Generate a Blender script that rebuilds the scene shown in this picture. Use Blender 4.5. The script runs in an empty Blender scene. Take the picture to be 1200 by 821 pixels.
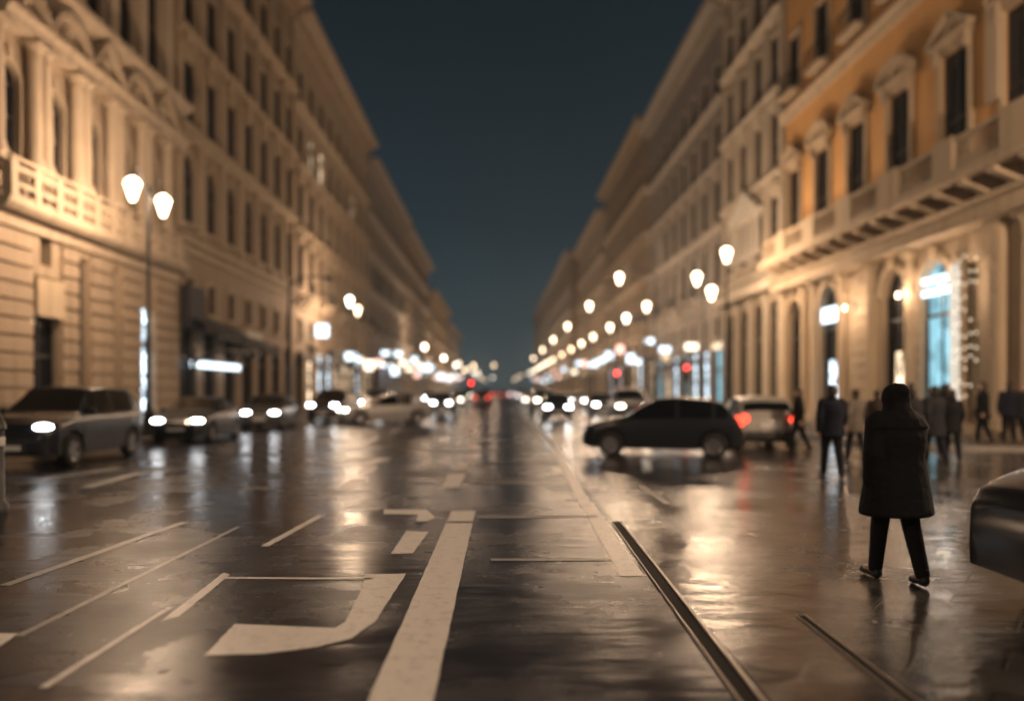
import bpy, math, random
import numpy as np
from mathutils import Vector, Matrix
R = math.radians
random.seed(7)
sc = bpy.context.scene
COL = sc.collection

# ------------------------------------------------------------------ camera, sky, exposure
FPX = 900.0 / 1200.0
cd = bpy.data.cameras.new('camera'); cam = bpy.data.objects.new('camera', cd); COL.objects.link(cam)
cam.location = (0, 0, 1.65); cam.rotation_euler = (R(90), 0, 0)
cd.sensor_width = 36; cd.lens = 36 * FPX
cd.shift_x = 15 / 1200; cd.shift_y = 46.5 / 1200
cd.clip_start = 0.1; cd.clip_end = 5000
cd.dof.use_dof = True; cd.dof.focus_distance = 7.0
# aperture chosen so that far lamps spread to a disc of about 12 px in a 1200 px wide frame
cd.dof.aperture_fstop = (cd.lens / 1000) / (11.0 * 7.0 / 900.0)
sc.camera = cam

w = bpy.data.worlds.new("World"); sc.world = w; w.use_nodes = True
nt = w.node_tree; bg = nt.nodes['Background']
tc = nt.nodes.new('ShaderNodeTexCoord'); sx = nt.nodes.new('ShaderNodeSeparateXYZ')
cr = nt.nodes.new('ShaderNodeValToRGB')
nt.links.new(tc.outputs['Generated'], sx.inputs[0])
nz = nt.nodes.new('ShaderNodeTexNoise'); nz.inputs['Scale'].default_value = 3.2; nz.inputs['Detail'].default_value = 5
nt.links.new(tc.outputs['Generated'], nz.inputs['Vector'])
ma = nt.nodes.new('ShaderNodeMath'); ma.operation = 'MULTIPLY_ADD'; ma.inputs[1].default_value = 0.20; ma.inputs[2].default_value = -0.10
nt.links.new(nz.outputs['Fac'], ma.inputs[0])
ad = nt.nodes.new('ShaderNodeMath'); ad.operation = 'ADD'
nt.links.new(sx.outputs['Z'], ad.inputs[0]); nt.links.new(ma.outputs[0], ad.inputs[1])
nt.links.new(ad.outputs[0], cr.inputs[0]); nt.links.new(cr.outputs[0], bg.inputs['Color'])
e = cr.color_ramp.elements
e[0].position = 0.0; e[0].color = (.042, .062, .072, 1)
e[1].position = 1.0; e[1].color = (.005, .009, .012, 1)
for p, c in ((.08, (.024, .046, .057, 1)), (.20, (.0135, .0265, .0345, 1)), (.45, (.0080, .0152, .0200, 1))):
    n = e.new(p); n.color = c
bg.inputs['Strength'].default_value = 1.0

sc.view_settings.view_transform = 'Standard'; sc.view_settings.look = 'None'
sc.view_settings.exposure = 0.0; sc.view_settings.gamma = 1.0
cy = sc.cycles
cy.use_denoising = True; cy.max_bounces = 5; cy.diffuse_bounces = 2; cy.glossy_bounces = 3
cy.transparent_max_bounces = 12; cy.sample_clamp_indirect = 3.0; cy.sample_clamp_direct = 40.0
cy.caustics_reflective = False; cy.caustics_refractive = False
WARM = (1.0, 0.685, 0.445)
LAMP_W = 1150.0

# ------------------------------------------------------------------ materials
MATS = {}
def new_mat(name):
    m = bpy.data.materials.new(name); m.use_nodes = True
    t = m.node_tree; return m, t, t.nodes['Principled BSDF']
def link(t, a, b): t.links.new(a, b)
def plain(name, col, rough=.6, metal=0.0, var=.0, scale=6, bump=0.0, coat=0.0, bscale=None, ior=None):
    if name in MATS: return MATS[name]
    m, t, b = new_mat(name)
    b.inputs['Base Color'].default_value = (*col, 1); b.inputs['Roughness'].default_value = rough
    b.inputs['Metallic'].default_value = metal
    if coat: b.inputs['Coat Weight'].default_value = coat; b.inputs['Coat Roughness'].default_value = .06
    if ior: b.inputs['IOR'].default_value = ior
    if var or bump:
        c = t.nodes.new('ShaderNodeTexCoord'); n = t.nodes.new('ShaderNodeTexNoise')
        n.inputs['Scale'].default_value = scale; n.inputs['Detail'].default_value = 6
        link(t, c.outputs['Object'], n.inputs['Vector'])
        if var:
            mx = t.nodes.new('ShaderNodeMix'); mx.data_type = 'RGBA'
            mx.inputs[6].default_value = (*[k * (1 - var) for k in col], 1)
            mx.inputs[7].default_value = (*[min(1, k * (1 + var)) for k in col], 1)
            link(t, n.outputs['Fac'], mx.inputs[0]); link(t, mx.outputs[2], b.inputs['Base Color'])
        if bump:
            n2 = n
            if bscale:
                n2 = t.nodes.new('ShaderNodeTexNoise'); n2.inputs['Scale'].default_value = bscale; n2.inputs['Detail'].default_value = 4
                link(t, c.outputs['Object'], n2.inputs['Vector'])
            bp = t.nodes.new('ShaderNodeBump'); bp.inputs['Strength'].default_value = bump; bp.inputs['Distance'].default_value = .03
            link(t, n2.outputs['Fac'], bp.inputs['Height']); link(t, bp.outputs[0], b.inputs['Normal'])
    MATS[name] = m; return m
def stucco(name, col, stain=.45):
    """plaster or stone: cloudy tone, vertical rain streaks, fine grain"""
    if name in MATS: return MATS[name]
    m, t, b = new_mat(name); b.inputs['Roughness'].default_value = .85
    c = t.nodes.new('ShaderNodeTexCoord')
    n1 = t.nodes.new('ShaderNodeTexNoise'); n1.inputs['Scale'].default_value = .7; n1.inputs['Detail'].default_value = 7; n1.inputs['Roughness'].default_value = .65
    mp = t.nodes.new('ShaderNodeMapping'); mp.inputs['Scale'].default_value = (2.2, 2.2, .18)
    n2 = t.nodes.new('ShaderNodeTexNoise'); n2.inputs['Scale'].default_value = 1.3; n2.inputs['Detail'].default_value = 5
    n3 = t.nodes.new('ShaderNodeTexNoise'); n3.inputs['Scale'].default_value = 9; n3.inputs['Detail'].default_value = 5
    link(t, c.outputs['Object'], n1.inputs['Vector']); link(t, c.outputs['Object'], mp.inputs[0])
    link(t, mp.outputs[0], n2.inputs['Vector']); link(t, c.outputs['Object'], n3.inputs['Vector'])
    mx = t.nodes.new('ShaderNodeMix'); mx.data_type = 'RGBA'
    mx.inputs[6].default_value = (*[k * .78 for k in col], 1); mx.inputs[7].default_value = (*[min(1, k * 1.15) for k in col], 1)
    link(t, n1.outputs['Fac'], mx.inputs[0])
    r = t.nodes.new('ShaderNodeMapRange'); r.inputs[1].default_value = .48; r.inputs[2].default_value = .72
    r.inputs[3].default_value = 0; r.inputs[4].default_value = stain; link(t, n2.outputs['Fac'], r.inputs[0])
    m2 = t.nodes.new('ShaderNodeMix'); m2.data_type = 'RGBA'
    link(t, r.outputs[0], m2.inputs[0]); link(t, mx.outputs[2], m2.inputs[6])
    m2.inputs[7].default_value = (*[k * .42 for k in col], 1)
    link(t, m2.outputs[2], b.inputs['Base Color'])
    bp = t.nodes.new('ShaderNodeBump'); bp.inputs['Strength'].default_value = .35; bp.inputs['Distance'].default_value = .02
    link(t, n3.outputs['Fac'], bp.inputs['Height']); link(t, bp.outputs[0], b.inputs['Normal'])
    MATS[name] = m; return m
def emit(name, col, s, vary=0.0, scale=3):
    if name in MATS: return MATS[name]
    m = bpy.data.materials.new(name); m.use_nodes = True; t = m.node_tree; t.nodes.clear()
    o = t.nodes.new('ShaderNodeOutputMaterial'); em = t.nodes.new('ShaderNodeEmission')
    em.inputs[0].default_value = (*col, 1); em.inputs[1].default_value = s
    if vary:
        c = t.nodes.new('ShaderNodeTexCoord'); v = t.nodes.new('ShaderNodeTexVoronoi'); v.inputs['Scale'].default_value = scale
        link(t, c.outputs['Object'], v.inputs['Vector'])
        r = t.nodes.new('ShaderNodeMapRange'); r.inputs[1].default_value = .2; r.inputs[2].default_value = 1
        r.inputs[3].default_value = s * (1 - vary); r.inputs[4].default_value = s * (1 + vary)
        sp = t.nodes.new('ShaderNodeSeparateColor'); link(t, v.outputs['Color'], sp.inputs[0])
        link(t, sp.outputs[0], r.inputs[0]); link(t, r.outputs[0], em.inputs[1])
    link(t, em.outputs[0], o.inputs[0]); MATS[name] = m; return m
def glow_glass(name, col, s):
    if name in MATS: return MATS[name]
    m = bpy.data.materials.new(name); m.use_nodes = True; t = m.node_tree; t.nodes.clear()
    o = t.nodes.new('ShaderNodeOutputMaterial'); em = t.nodes.new('ShaderNodeEmission'); tr = t.nodes.new('ShaderNodeBsdfTransparent')
    a = t.nodes.new('ShaderNodeAddShader'); em.inputs[0].default_value = (*col, 1); em.inputs[1].default_value = s
    link(t, em.outputs[0], a.inputs[0]); link(t, tr.outputs[0], a.inputs[1]); link(t, a.outputs[0], o.inputs[0])
    MATS[name] = m; return m
def wet(name, col, r0, r1, bump=.25, joints=None, stretch=(1.0, 3.0, 1), spec=.13, grit=.30):
    """wet ground: dark base, patchy film of water, ripples; optional stone joints"""
    m, t, b = new_mat(name)
    c = t.nodes.new('ShaderNodeTexCoord')
    n1 = t.nodes.new('ShaderNodeTexNoise'); n1.inputs['Scale'].default_value = .45; n1.inputs['Detail'].default_value = 9; n1.inputs['Roughness'].default_value = .66
    link(t, c.outputs['Object'], n1.inputs['Vector'])
    n2 = t.nodes.new('ShaderNodeTexNoise'); n2.inputs['Scale'].default_value = 70; n2.inputs['Detail'].default_value = 4
    link(t, c.outputs['Object'], n2.inputs['Vector'])
    mp = t.nodes.new('ShaderNodeMapping'); mp.inputs['Scale'].default_value = stretch
    link(t, c.outputs['Object'], mp.inputs[0])
    n3 = t.nodes.new('ShaderNodeTexNoise'); n3.inputs['Scale'].default_value = 1.6; n3.inputs['Detail'].default_value = 4; n3.inputs['Roughness'].default_value = .55
    link(t, mp.outputs[0], n3.inputs['Vector'])
    r = t.nodes.new('ShaderNodeMapRange'); r.inputs[1].default_value = .36; r.inputs[2].default_value = .64
    r.inputs[3].default_value = r0; r.inputs[4].default_value = r1; link(t, n1.outputs['Fac'], r.inputs[0])
    link(t, r.outputs[0], b.inputs['Roughness'])
    mx = t.nodes.new('ShaderNodeMix'); mx.data_type = 'RGBA'
    mx.inputs[6].default_value = (*[k * .6 for k in col], 1); mx.inputs[7].default_value = (*[k * 1.4 for k in col], 1)
    link(t, n2.outputs['Fac'], mx.inputs[0]); base = mx.outputs[2]
    b1 = t.nodes.new('ShaderNodeBump'); b1.inputs['Strength'].default_value = bump; b1.inputs['Distance'].default_value = .06
    link(t, n3.outputs['Fac'], b1.inputs['Height'])
    b2 = t.nodes.new('ShaderNodeBump'); b2.inputs['Distance'].default_value = .010
    rg = t.nodes.new('ShaderNodeMapRange'); rg.inputs[1].default_value = .42; rg.inputs[2].default_value = .60; rg.inputs[3].default_value = .04; rg.inputs[4].default_value = grit
    link(t, n1.outputs['Fac'], rg.inputs[0]); link(t, rg.outputs[0], b2.inputs['Strength'])
    link(t, n2.outputs['Fac'], b2.inputs['Height']); link(t, b1.outputs[0], b2.inputs['Normal'])
    last = b2
    if joints:
        rot, bw, bh = joints
        m2 = t.nodes.new('ShaderNodeMapping'); m2.inputs['Rotation'].default_value = (0, 0, R(rot)); link(t, c.outputs['Object'], m2.inputs[0])
        bk = t.nodes.new('ShaderNodeTexBrick'); bk.inputs['Scale'].default_value = 1; bk.inputs['Brick Width'].default_value = bw; bk.inputs['Row Height'].default_value = bh
        bk.inputs['Mortar Size'].default_value = .016; bk.inputs['Mortar Smooth'].default_value = .3
        bk.inputs['Color1'].default_value = (1, 1, 1, 1); bk.inputs['Color2'].default_value = (.6, .6, .6, 1); bk.inputs['Mortar'].default_value = (.12, .12, .12, 1)
        link(t, m2.outputs[0], bk.inputs['Vector'])
        mu = t.nodes.new('ShaderNodeMix'); mu.data_type = 'RGBA'; mu.blend_type = 'MULTIPLY'; mu.inputs[0].default_value = .9
        link(t, base, mu.inputs[6]); link(t, bk.outputs['Color'], mu.inputs[7]); base = mu.outputs[2]
        b3 = t.nodes.new('ShaderNodeBump'); b3.inputs['Strength'].default_value = .5; b3.inputs['Distance'].default_value = .02; b3.invert = True
        link(t, bk.outputs['Fac'], b3.inputs['Height']); link(t, b2.outputs[0], b3.inputs['Normal']); last = b3
    link(t, base, b.inputs['Base Color']); link(t, last.outputs[0], b.inputs['Normal'])
    b.inputs['IOR'].default_value = 1.34; b.inputs['Specular IOR Level'].default_value = spec
    MATS[name] = m; return m
def paint_mat(name, col, thr):
    m, t, b = new_mat(name)
    c = t.nodes.new('ShaderNodeTexCoord')
    n = t.nodes.new('ShaderNodeTexNoise'); n.inputs['Scale'].default_value = 9; n.inputs['Detail'].default_value = 12; n.inputs['Roughness'].default_value = .8
    link(t, c.outputs['Object'], n.inputs['Vector'])
    r = t.nodes.new('ShaderNodeMapRange'); r.inputs[1].default_value = thr; r.inputs[2].default_value = thr + .30; r.inputs[4].default_value = .9; link(t, n.outputs['Fac'], r.inputs[0])
    mx = t.nodes.new('ShaderNodeMix'); mx.data_type = 'RGBA'; mx.inputs[6].default_value = (*col, 1); mx.inputs[7].default_value = (.05, .046, .045, 1)
    link(t, r.outputs[0], mx.inputs[0]); link(t, mx.outputs[2], b.inputs['Base Color'])
    b.inputs['Roughness'].default_value = .42; b.inputs['Specular IOR Level'].default_value = .3
    bp = t.nodes.new('ShaderNodeBump'); bp.inputs['Strength'].default_value = .2; bp.inputs['Distance'].default_value = .01
    link(t, n.outputs['Fac'], bp.inputs['Height']); link(t, bp.outputs[0], b.inputs['Normal'])
    MATS[name] = m; return m

M_asphalt = wet('wet_asphalt', (.022, .0215, .027), .13, .37, .16, stretch=(.8, 2.4, 1))
M_stone_road = wet('wet_stone', (.050, .047, .047), .10, .30, .27, stretch=(1.1, 1.9, 1), joints=(38, .9, .45), spec=1.0, grit=.22)
M_pave = wet('pavement_slabs', (.13, .115, .10), .3, .5, .12, joints=(0, 1.0, .6))
M_kerb = plain('kerb_granite', (.30, .27, .24), .45, var=.25, scale=3, bump=.2)
M_ground = plain('ground_dark', (.05, .046, .042), .8, var=.2)
M_paint = paint_mat('road_paint', (.60, .575, .55), .51)
M_paint_old = paint_mat('road_paint_worn', (.26, .25, .235), .46)
M_rail = plain('rail_steel', (.33, .29, .25), .42, metal=.8, var=.2, scale=10, bump=.15)
M_groove = plain('rail_groove', (.010, .010, .011), .7)
M_groove.node_tree.nodes['Principled BSDF'].inputs['Specular IOR Level'].default_value = .05
M_iron = plain('dark_iron', (.02, .022, .024), .45, metal=.3, var=.2)
M_glass = plain('window_glass', (.006, .008, .011), .10, var=.3, ior=1.25)
M_sash = plain('window_wood', (.03, .024, .02), .6, var=.2)
M_shutter = plain('shutter_paint', (.020, .020, .021), .7, var=.25)
M_roof = plain('roof_tiles', (.20, .10, .065), .85, var=.3, scale=3, bump=.5)
M_awning = plain('awning_cloth', (.018, .018, .022), .8, var=.2, bump=.2)
M_lantern = glow_glass('lantern_glass', (1.0, .78, .52), 5.0)
M_cool = emit('cool_shop_light', (.72, .88, 1.0), 2.4, .8, 2.5)
M_cyan = emit('cyan_shop_light', (.40, .80, .95), .9, .35, 2)
M_warm = emit('warm_shop_light', (1.0, .74, .48), 1.6, .85, 2)
M_strip = emit('bright_sign_light', (.75, .90, 1.0), 3.2)
M_pink = emit('pink_sign_light', (1.0, .55, .42), 3.0); M_signw = emit('warm_sign_light', (1.0, .84, .62), 3.6)
M_head = emit('headlight_glow', (.96, .98, 1.0), 26)
M_headw = emit('warm_headlight_glow', (1.0, .88, .70), 20)
M_tail = emit('taillight_glow', (1.0, .06, .03), 4)
M_red = emit('signal_red', (1.0, .04, .03), 14)
M_bulb = emit('fairy_bulb', (1.0, .82, .58), 3)
M_tyre = plain('tyre_rubber', (.012, .012, .012), .8)
M_rim = plain('wheel_rim', (.30, .30, .31), .35, metal=.9)
M_carglass = plain('car_glass', (.004, .005, .006), .06, coat=.5)
M_trim = plain('car_trim', (.02, .02, .02), .5)
M_plate = plain('number_plate', (.6, .6, .58), .5)
M_skin = plain('skin', (.42, .26, .19), .55, var=.08)
M_white = emit('white_wall_light', (1.0, .88, .72), .9)

# ------------------------------------------------------------------ mesh helpers
class MB:
    def __init__(s): s.v = []; s.f = []
    def add(s, vs, fs):
        o = len(s.v); s.v += [tuple(q) for q in vs]; s.f += [tuple(i + o for i in f) for f in fs]; return s
    def box(s, x0, x1, y0, y1, z0, z1):
        return s.add([(x0,y0,z0),(x1,y0,z0),(x1,y1,z0),(x0,y1,z0),(x0,y0,z1),(x1,y0,z1),(x1,y1,z1),(x0,y1,z1)],
                     [(0,3,2,1),(4,5,6,7),(0,1,5,4),(1,2,6,5),(2,3,7,6),(3,0,4,7)])
    def lathe(s, cx, cy, prof, n=14, a0=0.0):
        k = len(prof); vs = []
        for i in range(n):
            a = a0 + 2 * math.pi * i / n
            for r, z in prof: vs.append((cx + r * math.cos(a), cy + r * math.sin(a), z))
        fs = []
        for i in range(n):
            j = (i + 1) % n
            for q in range(k - 1): fs.append((i*k+q, j*k+q, j*k+q+1, i*k+q+1))
        fs.append(tuple(i * k for i in range(n))[::-1]); fs.append(tuple(i * k + k - 1 for i in range(n)))
        return s.add(vs, fs)
    def tube(s, pts, rad, n=8):
        pts = [Vector(p) for p in pts]; vs = []; fs = []
        rads = rad if isinstance(rad, (list, tuple)) else [rad] * len(pts)
        for i, p in enumerate(pts):
            d = (pts[min(i+1, len(pts)-1)] - pts[max(i-1, 0)]).normalized()
            a = d.orthogonal().normalized() if abs(d.z) > .9 else d.cross(Vector((0,0,1))).normalized()
            b = d.cross(a)
            for k in range(n):
                t = 2*math.pi*k/n; vs.append(p + (a*math.cos(t) + b*math.sin(t)) * rads[i])
        for i in range(len(pts)-1):
            for k in range(n):
                j = (k+1) % n; fs.append((i*n+k, i*n+j, (i+1)*n+j, (i+1)*n+k))
        fs.append(tuple(range(n))[::-1]); fs.append(tuple((len(pts)-1)*n + k for k in range(n)))
        return s.add(vs, fs)
    def prism_x(s, prof, x0, x1):
        """profile of (y,z) swept along x"""
        k = len(prof)
        return s.add([(x0, y, z) for y, z in prof] + [(x1, y, z) for y, z in prof],
                     [(i, (i+1) % k, k + (i+1) % k, k + i) for i in range(k)] + [tuple(range(k))[::-1], tuple(range(k, 2*k))])
    def prism_y(s, prof, y0, y1):
        k = len(prof)
        return s.add([(x, y0, z) for x, z in prof] + [(x, y1, z) for x, z in prof],
                     [(i, (i+1) % k, k + (i+1) % k, k + i) for i in range(k)] + [tuple(range(k))[::-1], tuple(range(k, 2*k))])
    def poly(s, pts, z): return s.add([(x, y, z) for x, y in pts], [tuple(range(len(pts)))])
    def ball(s, c, rx, ry, rz, nu=12, nv=8):
        vs = [(c[0], c[1], c[2]-rz)]; fs = []
        for j in range(1, nv):
            ph = -math.pi/2 + math.pi*j/nv
            for i in range(nu):
                t = 2*math.pi*i/nu; vs.append((c[0]+rx*math.cos(ph)*math.cos(t), c[1]+ry*math.cos(ph)*math.sin(t), c[2]+rz*math.sin(ph)))
        vs.append((c[0], c[1], c[2]+rz)); last = len(vs)-1
        for i in range(nu):
            j = (i+1) % nu
            fs.append((0, 1+j, 1+i))
            for q in range(nv-2): fs.append((1+q*nu+i, 1+q*nu+j, 1+(q+1)*nu+j, 1+(q+1)*nu+i))
            fs.append((1+(nv-2)*nu+i, 1+(nv-2)*nu+j, last))
        return s.add(vs, fs)
    def mesh(s, name, mat, smooth=False, fix=True):
        me = bpy.data.meshes.new(name); me.from_pydata(s.v, [], s.f); me.update()
        if fix:
            import bmesh
            bm = bmesh.new(); bm.from_mesh(me); bmesh.ops.recalc_face_normals(bm, faces=bm.faces); bm.to_mesh(me); bm.free()
        if mat: me.materials.append(mat)
        if smooth:
            for p in me.polygons: p.use_smooth = True
            try: me.set_sharp_from_angle(angle=R(40))
            except Exception: pass
        return me
    def build(s, name, mat, parent=None, loc=(0,0,0), rz=0, smooth=False):
        return put(name, s.mesh(name, mat, smooth), parent, loc, rz)
def put(name, me, parent=None, loc=(0,0,0), rz=0):
    o = bpy.data.objects.new(name, me); COL.objects.link(o); o.parent = parent; o.location = loc; o.rotation_euler = (0,0,rz); return o
def tag(o, label=None, cat=None, group=None, kind=None):
    if label: o['label'] = label
    if cat: o['category'] = cat
    if group: o['group'] = group
    if kind: o['kind'] = kind
    return o
def empty(name, loc, rz=0):
    o = bpy.data.objects.new(name, None); COL.objects.link(o); o.location = loc; o.rotation_euler = (0,0,rz); o.empty_display_size = .2; return o
def copy_tree(o, parent=None):
    c = o.copy(); COL.objects.link(c); c.parent = parent
    for ch in list(o.children): copy_tree(ch, c)
    return c

# ------------------------------------------------------------------ ground, road, pavements
tag(MB().poly([(-1500,-800),(1500,-800),(1500,2500),(-1500,2500)], -.06).build('ground', M_ground), kind='structure')
def grid_sheet(x0, x1, y0, y1, z): return MB().poly([(x0,y0),(x1,y0),(x1,y1),(x0,y1)], z)
tag(grid_sheet(-70, 70, -40, 520, 0).build('road', M_asphalt), kind='structure')
tag(grid_sheet(1.45, 12.6, -20, 60, .004).build('stone_paved_lane', M_stone_road), kind='structure')
def pavement(name, side, xk, xw, yk, yend):
    """raised footway with a rounded corner; side +1 right, -1 left"""
    r = 3.0; pts = []
    for i in range(9):
        a = math.pi + (math.pi/2) * i / 8
        pts.append((xk + r + r*math.cos(a), yk + r + r*math.sin(a)))
    kerb_line = [(xk, yend)] + pts + [(70, yk)]
    poly = kerb_line + [(70, yend)]
    s = lambda p: (p[0]*side, p[1])
    m = MB(); k = len(poly)
    m.add([(*s(p), .13) for p in poly] + [(*s(p), -.02) for p in poly],
          [tuple(range(k))] + [(i, (i+1) % k, k+(i+1) % k, k+i) for i in range(k)])
    tag(m.build(name, M_pave), kind='structure')
    kb = MB(); off = []
    for i, p in enumerate(kerb_line):
        a = Vector(kerb_line[max(i-1,0)]); b = Vector(kerb_line[min(i+1,len(kerb_line)-1)])
        d = (b-a).normalized(); nrm = Vector((-d.y, d.x)) * -1
        off.append(nrm)
    for i in range(len(kerb_line)-1):
        p, q = Vector(kerb_line[i]), Vector(kerb_line[i+1])
        a0, a1 = p + off[i]*.16, q + off[i+1]*.16
        b0, b1 = p - off[i]*.14, q - off[i+1]*.14
        vs = [(*s(v), z) for v in (a0, a1, b1, b0) for z in (-.01, .137)]
        kb.add(vs, [(1,3,5,7), (0,1,3,2), (4,5,7,6), (2,3,5,4), (6,7,1,0)])
    tag(kb.build(name.replace('pavement', 'kerb'), M_kerb), kind='structure')
pavement('pavement_right', 1, 10.8, 16, 20.6, 520)
pavement('pavement_left', -1, 11.2, 15, 20.3, 520)

# ------------------------------------------------------------------ markings (points read on the photo, laid on the ground)
def gp(px, py):
    y = 1.65 * 900 / (py - 457); return ((px - 585) * y / 900, y)
def mark(pts, worn=False, z=.004):
    rj = random.Random(len(pts) + int(1000*pts[0][0])); out = []
    for i, p in enumerate(pts):               # slightly ragged edges
        q = pts[(i+1) % len(pts)]; n = max(1, min(60, int(math.dist(p, q)/.06)))
        for k in range(n): out.append((p[0]+(q[0]-p[0])*k/n + rj.uniform(-.003,.003), p[1]+(q[1]-p[1])*k/n + rj.uniform(-.003,.003)))
    pts = out
    z += .004 if pts[0][0] > 1.4 else 0
    o = MB().poly(pts, z).build('road_marking', M_paint_old if worn else M_paint)
    return tag(o, kind='structure')
def line(a, b, wd, worn=False, z=.004):
    a, b = Vector(a), Vector(b); d = (b-a).normalized(); n = Vector((-d.y, d.x)) * wd/2
    return mark([tuple(a+n), tuple(b+n), tuple(b-n), tuple(a-n)], worn, z)
mark([(-.715, 1.5), (-.36, 1.5), (-.33, 9.55), (-.66, 9.55)])
mark([(-.66, 9.66), (-.33, 9.66), (-.32, 10.5), (-.65, 10.5)])
mark([(-1.0, 13.0), (-.66, 13.0), (-.66, 15.2), (-1.0, 15.2)])
mark([(-1.0, 15.9), (-.70, 15.9), (-.70, 17.2), (-1.0, 17.2)])
# hook of the worn turning arrow
hook = [(240,768),(310,766),(372,758),(412,748),(440,728),(463,692),(476,672),(428,673),(424,690),(405,728),(392,736),(275,731)]
mark([gp(*p) for p in hook])
line(gp(262,677), gp(436,678), .06)
mark([gp(*p) for p in ((188,728),(210,722),(270,673),(262,671))])
line(gp(50,806), gp(200,711), .05)
line(gp(22,745), gp(280,617), .06, True)
mark([gp(*p) for p in ((-30,742),(22,742),(2,756),(-30,772))])
line(gp(5,686), gp(215,612), .10, True)
line(gp(310,640), gp(376,604), .09)
mark([gp(*p) for p in ((450,597),(500,597),(510,606),(500,611),(488,611),(490,603),(450,602))])
mark([gp(*p) for p in ((458,649),(484,648),(502,623),(476,622))])
line(gp(285,571), gp(318,572), .18, True)
mark([gp(*p) for p in ((392,574),(425,567),(432,561),(412,561))])
mark([gp(*p) for p in ((418,557),(438,552),(444,546),(426,547))])
line(gp(430,543), gp(452,537), .3)
line(gp(45,562), gp(140,548), .25, True)
line(gp(100,571), gp(166,553), .25, True)
line(gp(575,655.5), gp(716,655.5), .10, True)
line(gp(560,606), gp(700,605), .14, True)
line(gp(540,565), gp(660,566), .2, True)
mark([gp(*p) for p in ((645,523),(652,523),(694,592),(680,592))])
mark([gp(*p) for p in ((681,592),(696,592),(738,652),(756,675),(726,675),(716,655))])
line(gp(752,570), gp(782,590), .08, True)
for y in (24, 27.5, 31, 36, 42, 50, 60):
    mark([(-.95, y), (-.70, y), (-.70, y+1.7), (-.95, y+1.7)])
for y in (24, 30, 37, 46, 58): mark([(-4.3, y), (-4.12, y), (-4.12, y+2.4), (-4.3, y+2.4)])
mark([(1.5, 22.5), (1.72, 22.5), (1.72, 70), (1.5, 70)], True)

# tram rails: steel head, groove, in a dark strip
def tram_rail(x0, x1, y0, y1, label, k=.62):
    root = empty('tram_rail', ((x0+x1)/2, y0, 0))
    sh = (x0 - (x0+x1)/2, x1 - (x0+x1)/2); L = y1 - y0
    def strip(a, b, z0, z1, name, mat):
        m = MB(); vs = []
        for yy, xx in ((0, sh[0]), (L, sh[1])):
            for px in (a*k, b*k):
                for z in (z0, z1): vs.append((xx+px, yy, z))
        m.add(vs, [(1,3,7,5),(0,1,5,4),(2,3,7,6),(0,1,3,2),(4,5,7,6)]); m.build(name, mat, root)
    strip(-.10, .095, .001, .010, 'groove', M_groove)
    strip(.062, .10, .002, .020, 'rail_head', M_rail); strip(-.118, -.102, .002, .016, 'guard_lip', M_rail)
    tag(root, label, 'tram rail', 'tram rails in the road')
tram_rail(1.27, 1.47, 1.0, 9.6, 'tram rail with a dark groove between the asphalt and the stone paving')
tram_rail(2.14, 2.20, 1.0, 5.6, 'thin steel tram rail running through the shiny stone paving', .30)

# ------------------------------------------------------------------ buildings
def facade(L, H, D, ops, rev=.22):
    """wall box with real recessed openings in its front (y = 0, facing -y)"""
    us = sorted({0.0, L} | {round(o[0],4) for o in ops} | {round(o[1],4) for o in ops})
    zs = sorted({0.0, H} | {round(o[2],4) for o in ops} | {round(o[3],4) for o in ops})
    m = MB()
    def inside(u, z): return any(o[0] < u < o[1] and o[2] < z < o[3] for o in ops)
    for zi in range(len(zs)-1):
        run = None
        for ui in range(len(us)):
            solid = ui < len(us)-1 and not inside((us[ui]+us[ui+1])/2, (zs[zi]+zs[zi+1])/2)
            if solid and run is None: run = us[ui]
            if not solid and run is not None:
                m.add([(run,0,zs[zi]),(us[ui],0,zs[zi]),(us[ui],0,zs[zi+1]),(run,0,zs[zi+1])], [(0,1,2,3)]); run = None
    for o in ops:
        u0, u1, z0, z1 = o[:4]; arch = len(o) > 4 and o[4]
        zt = z1 - (u1-u0)/2 if arch else z1
        m.add([(u0,0,z0),(u0,rev,z0),(u0,rev,zt),(u0,0,zt)], [(0,1,2,3)])
        m.add([(u1,0,z0),(u1,rev,z0),(u1,rev,zt),(u1,0,zt)], [(3,2,1,0)])
        if z0 > 0: m.add([(u0,0,z0),(u1,0,z0),(u1,rev,z0),(u0,rev,z0)], [(0,1,2,3)])
        if arch:
            n = 10; r = (u1-u0)/2; c = (u0+u1)/2
            P = [(c - r*math.cos(math.pi*i/n), zt + r*math.sin(math.pi*i/n)) for i in range(n+1)]
            for i in range(n):
                a, b = P[i], P[i+1]
                m.add([(a[0],0,a[1]),(b[0],0,b[1]),(b[0],0,z1),(a[0],0,z1)], [(0,1,2,3)])
                m.add([(a[0],0,a[1]),(b[0],0,b[1]),(b[0],rev,b[1]),(a[0],rev,a[1])], [(3,2,1,0)])
        else: m.add([(u0,0,z1),(u1,0,z1),(u1,rev,z1),(u0,rev,z1)], [(3,2,1,0)])
    m.add([(0,0,0),(0,D,0),(0,D,H),(0,0,H),(L,0,0),(L,D,0),(L,D,H),(L,0,H)], [(0,3,2,1),(4,5,6,7),(1,2,6,5),(3,7,6,2)])
    me = m.mesh('wall', None, fix=False); return me
WCACHE = {}
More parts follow.
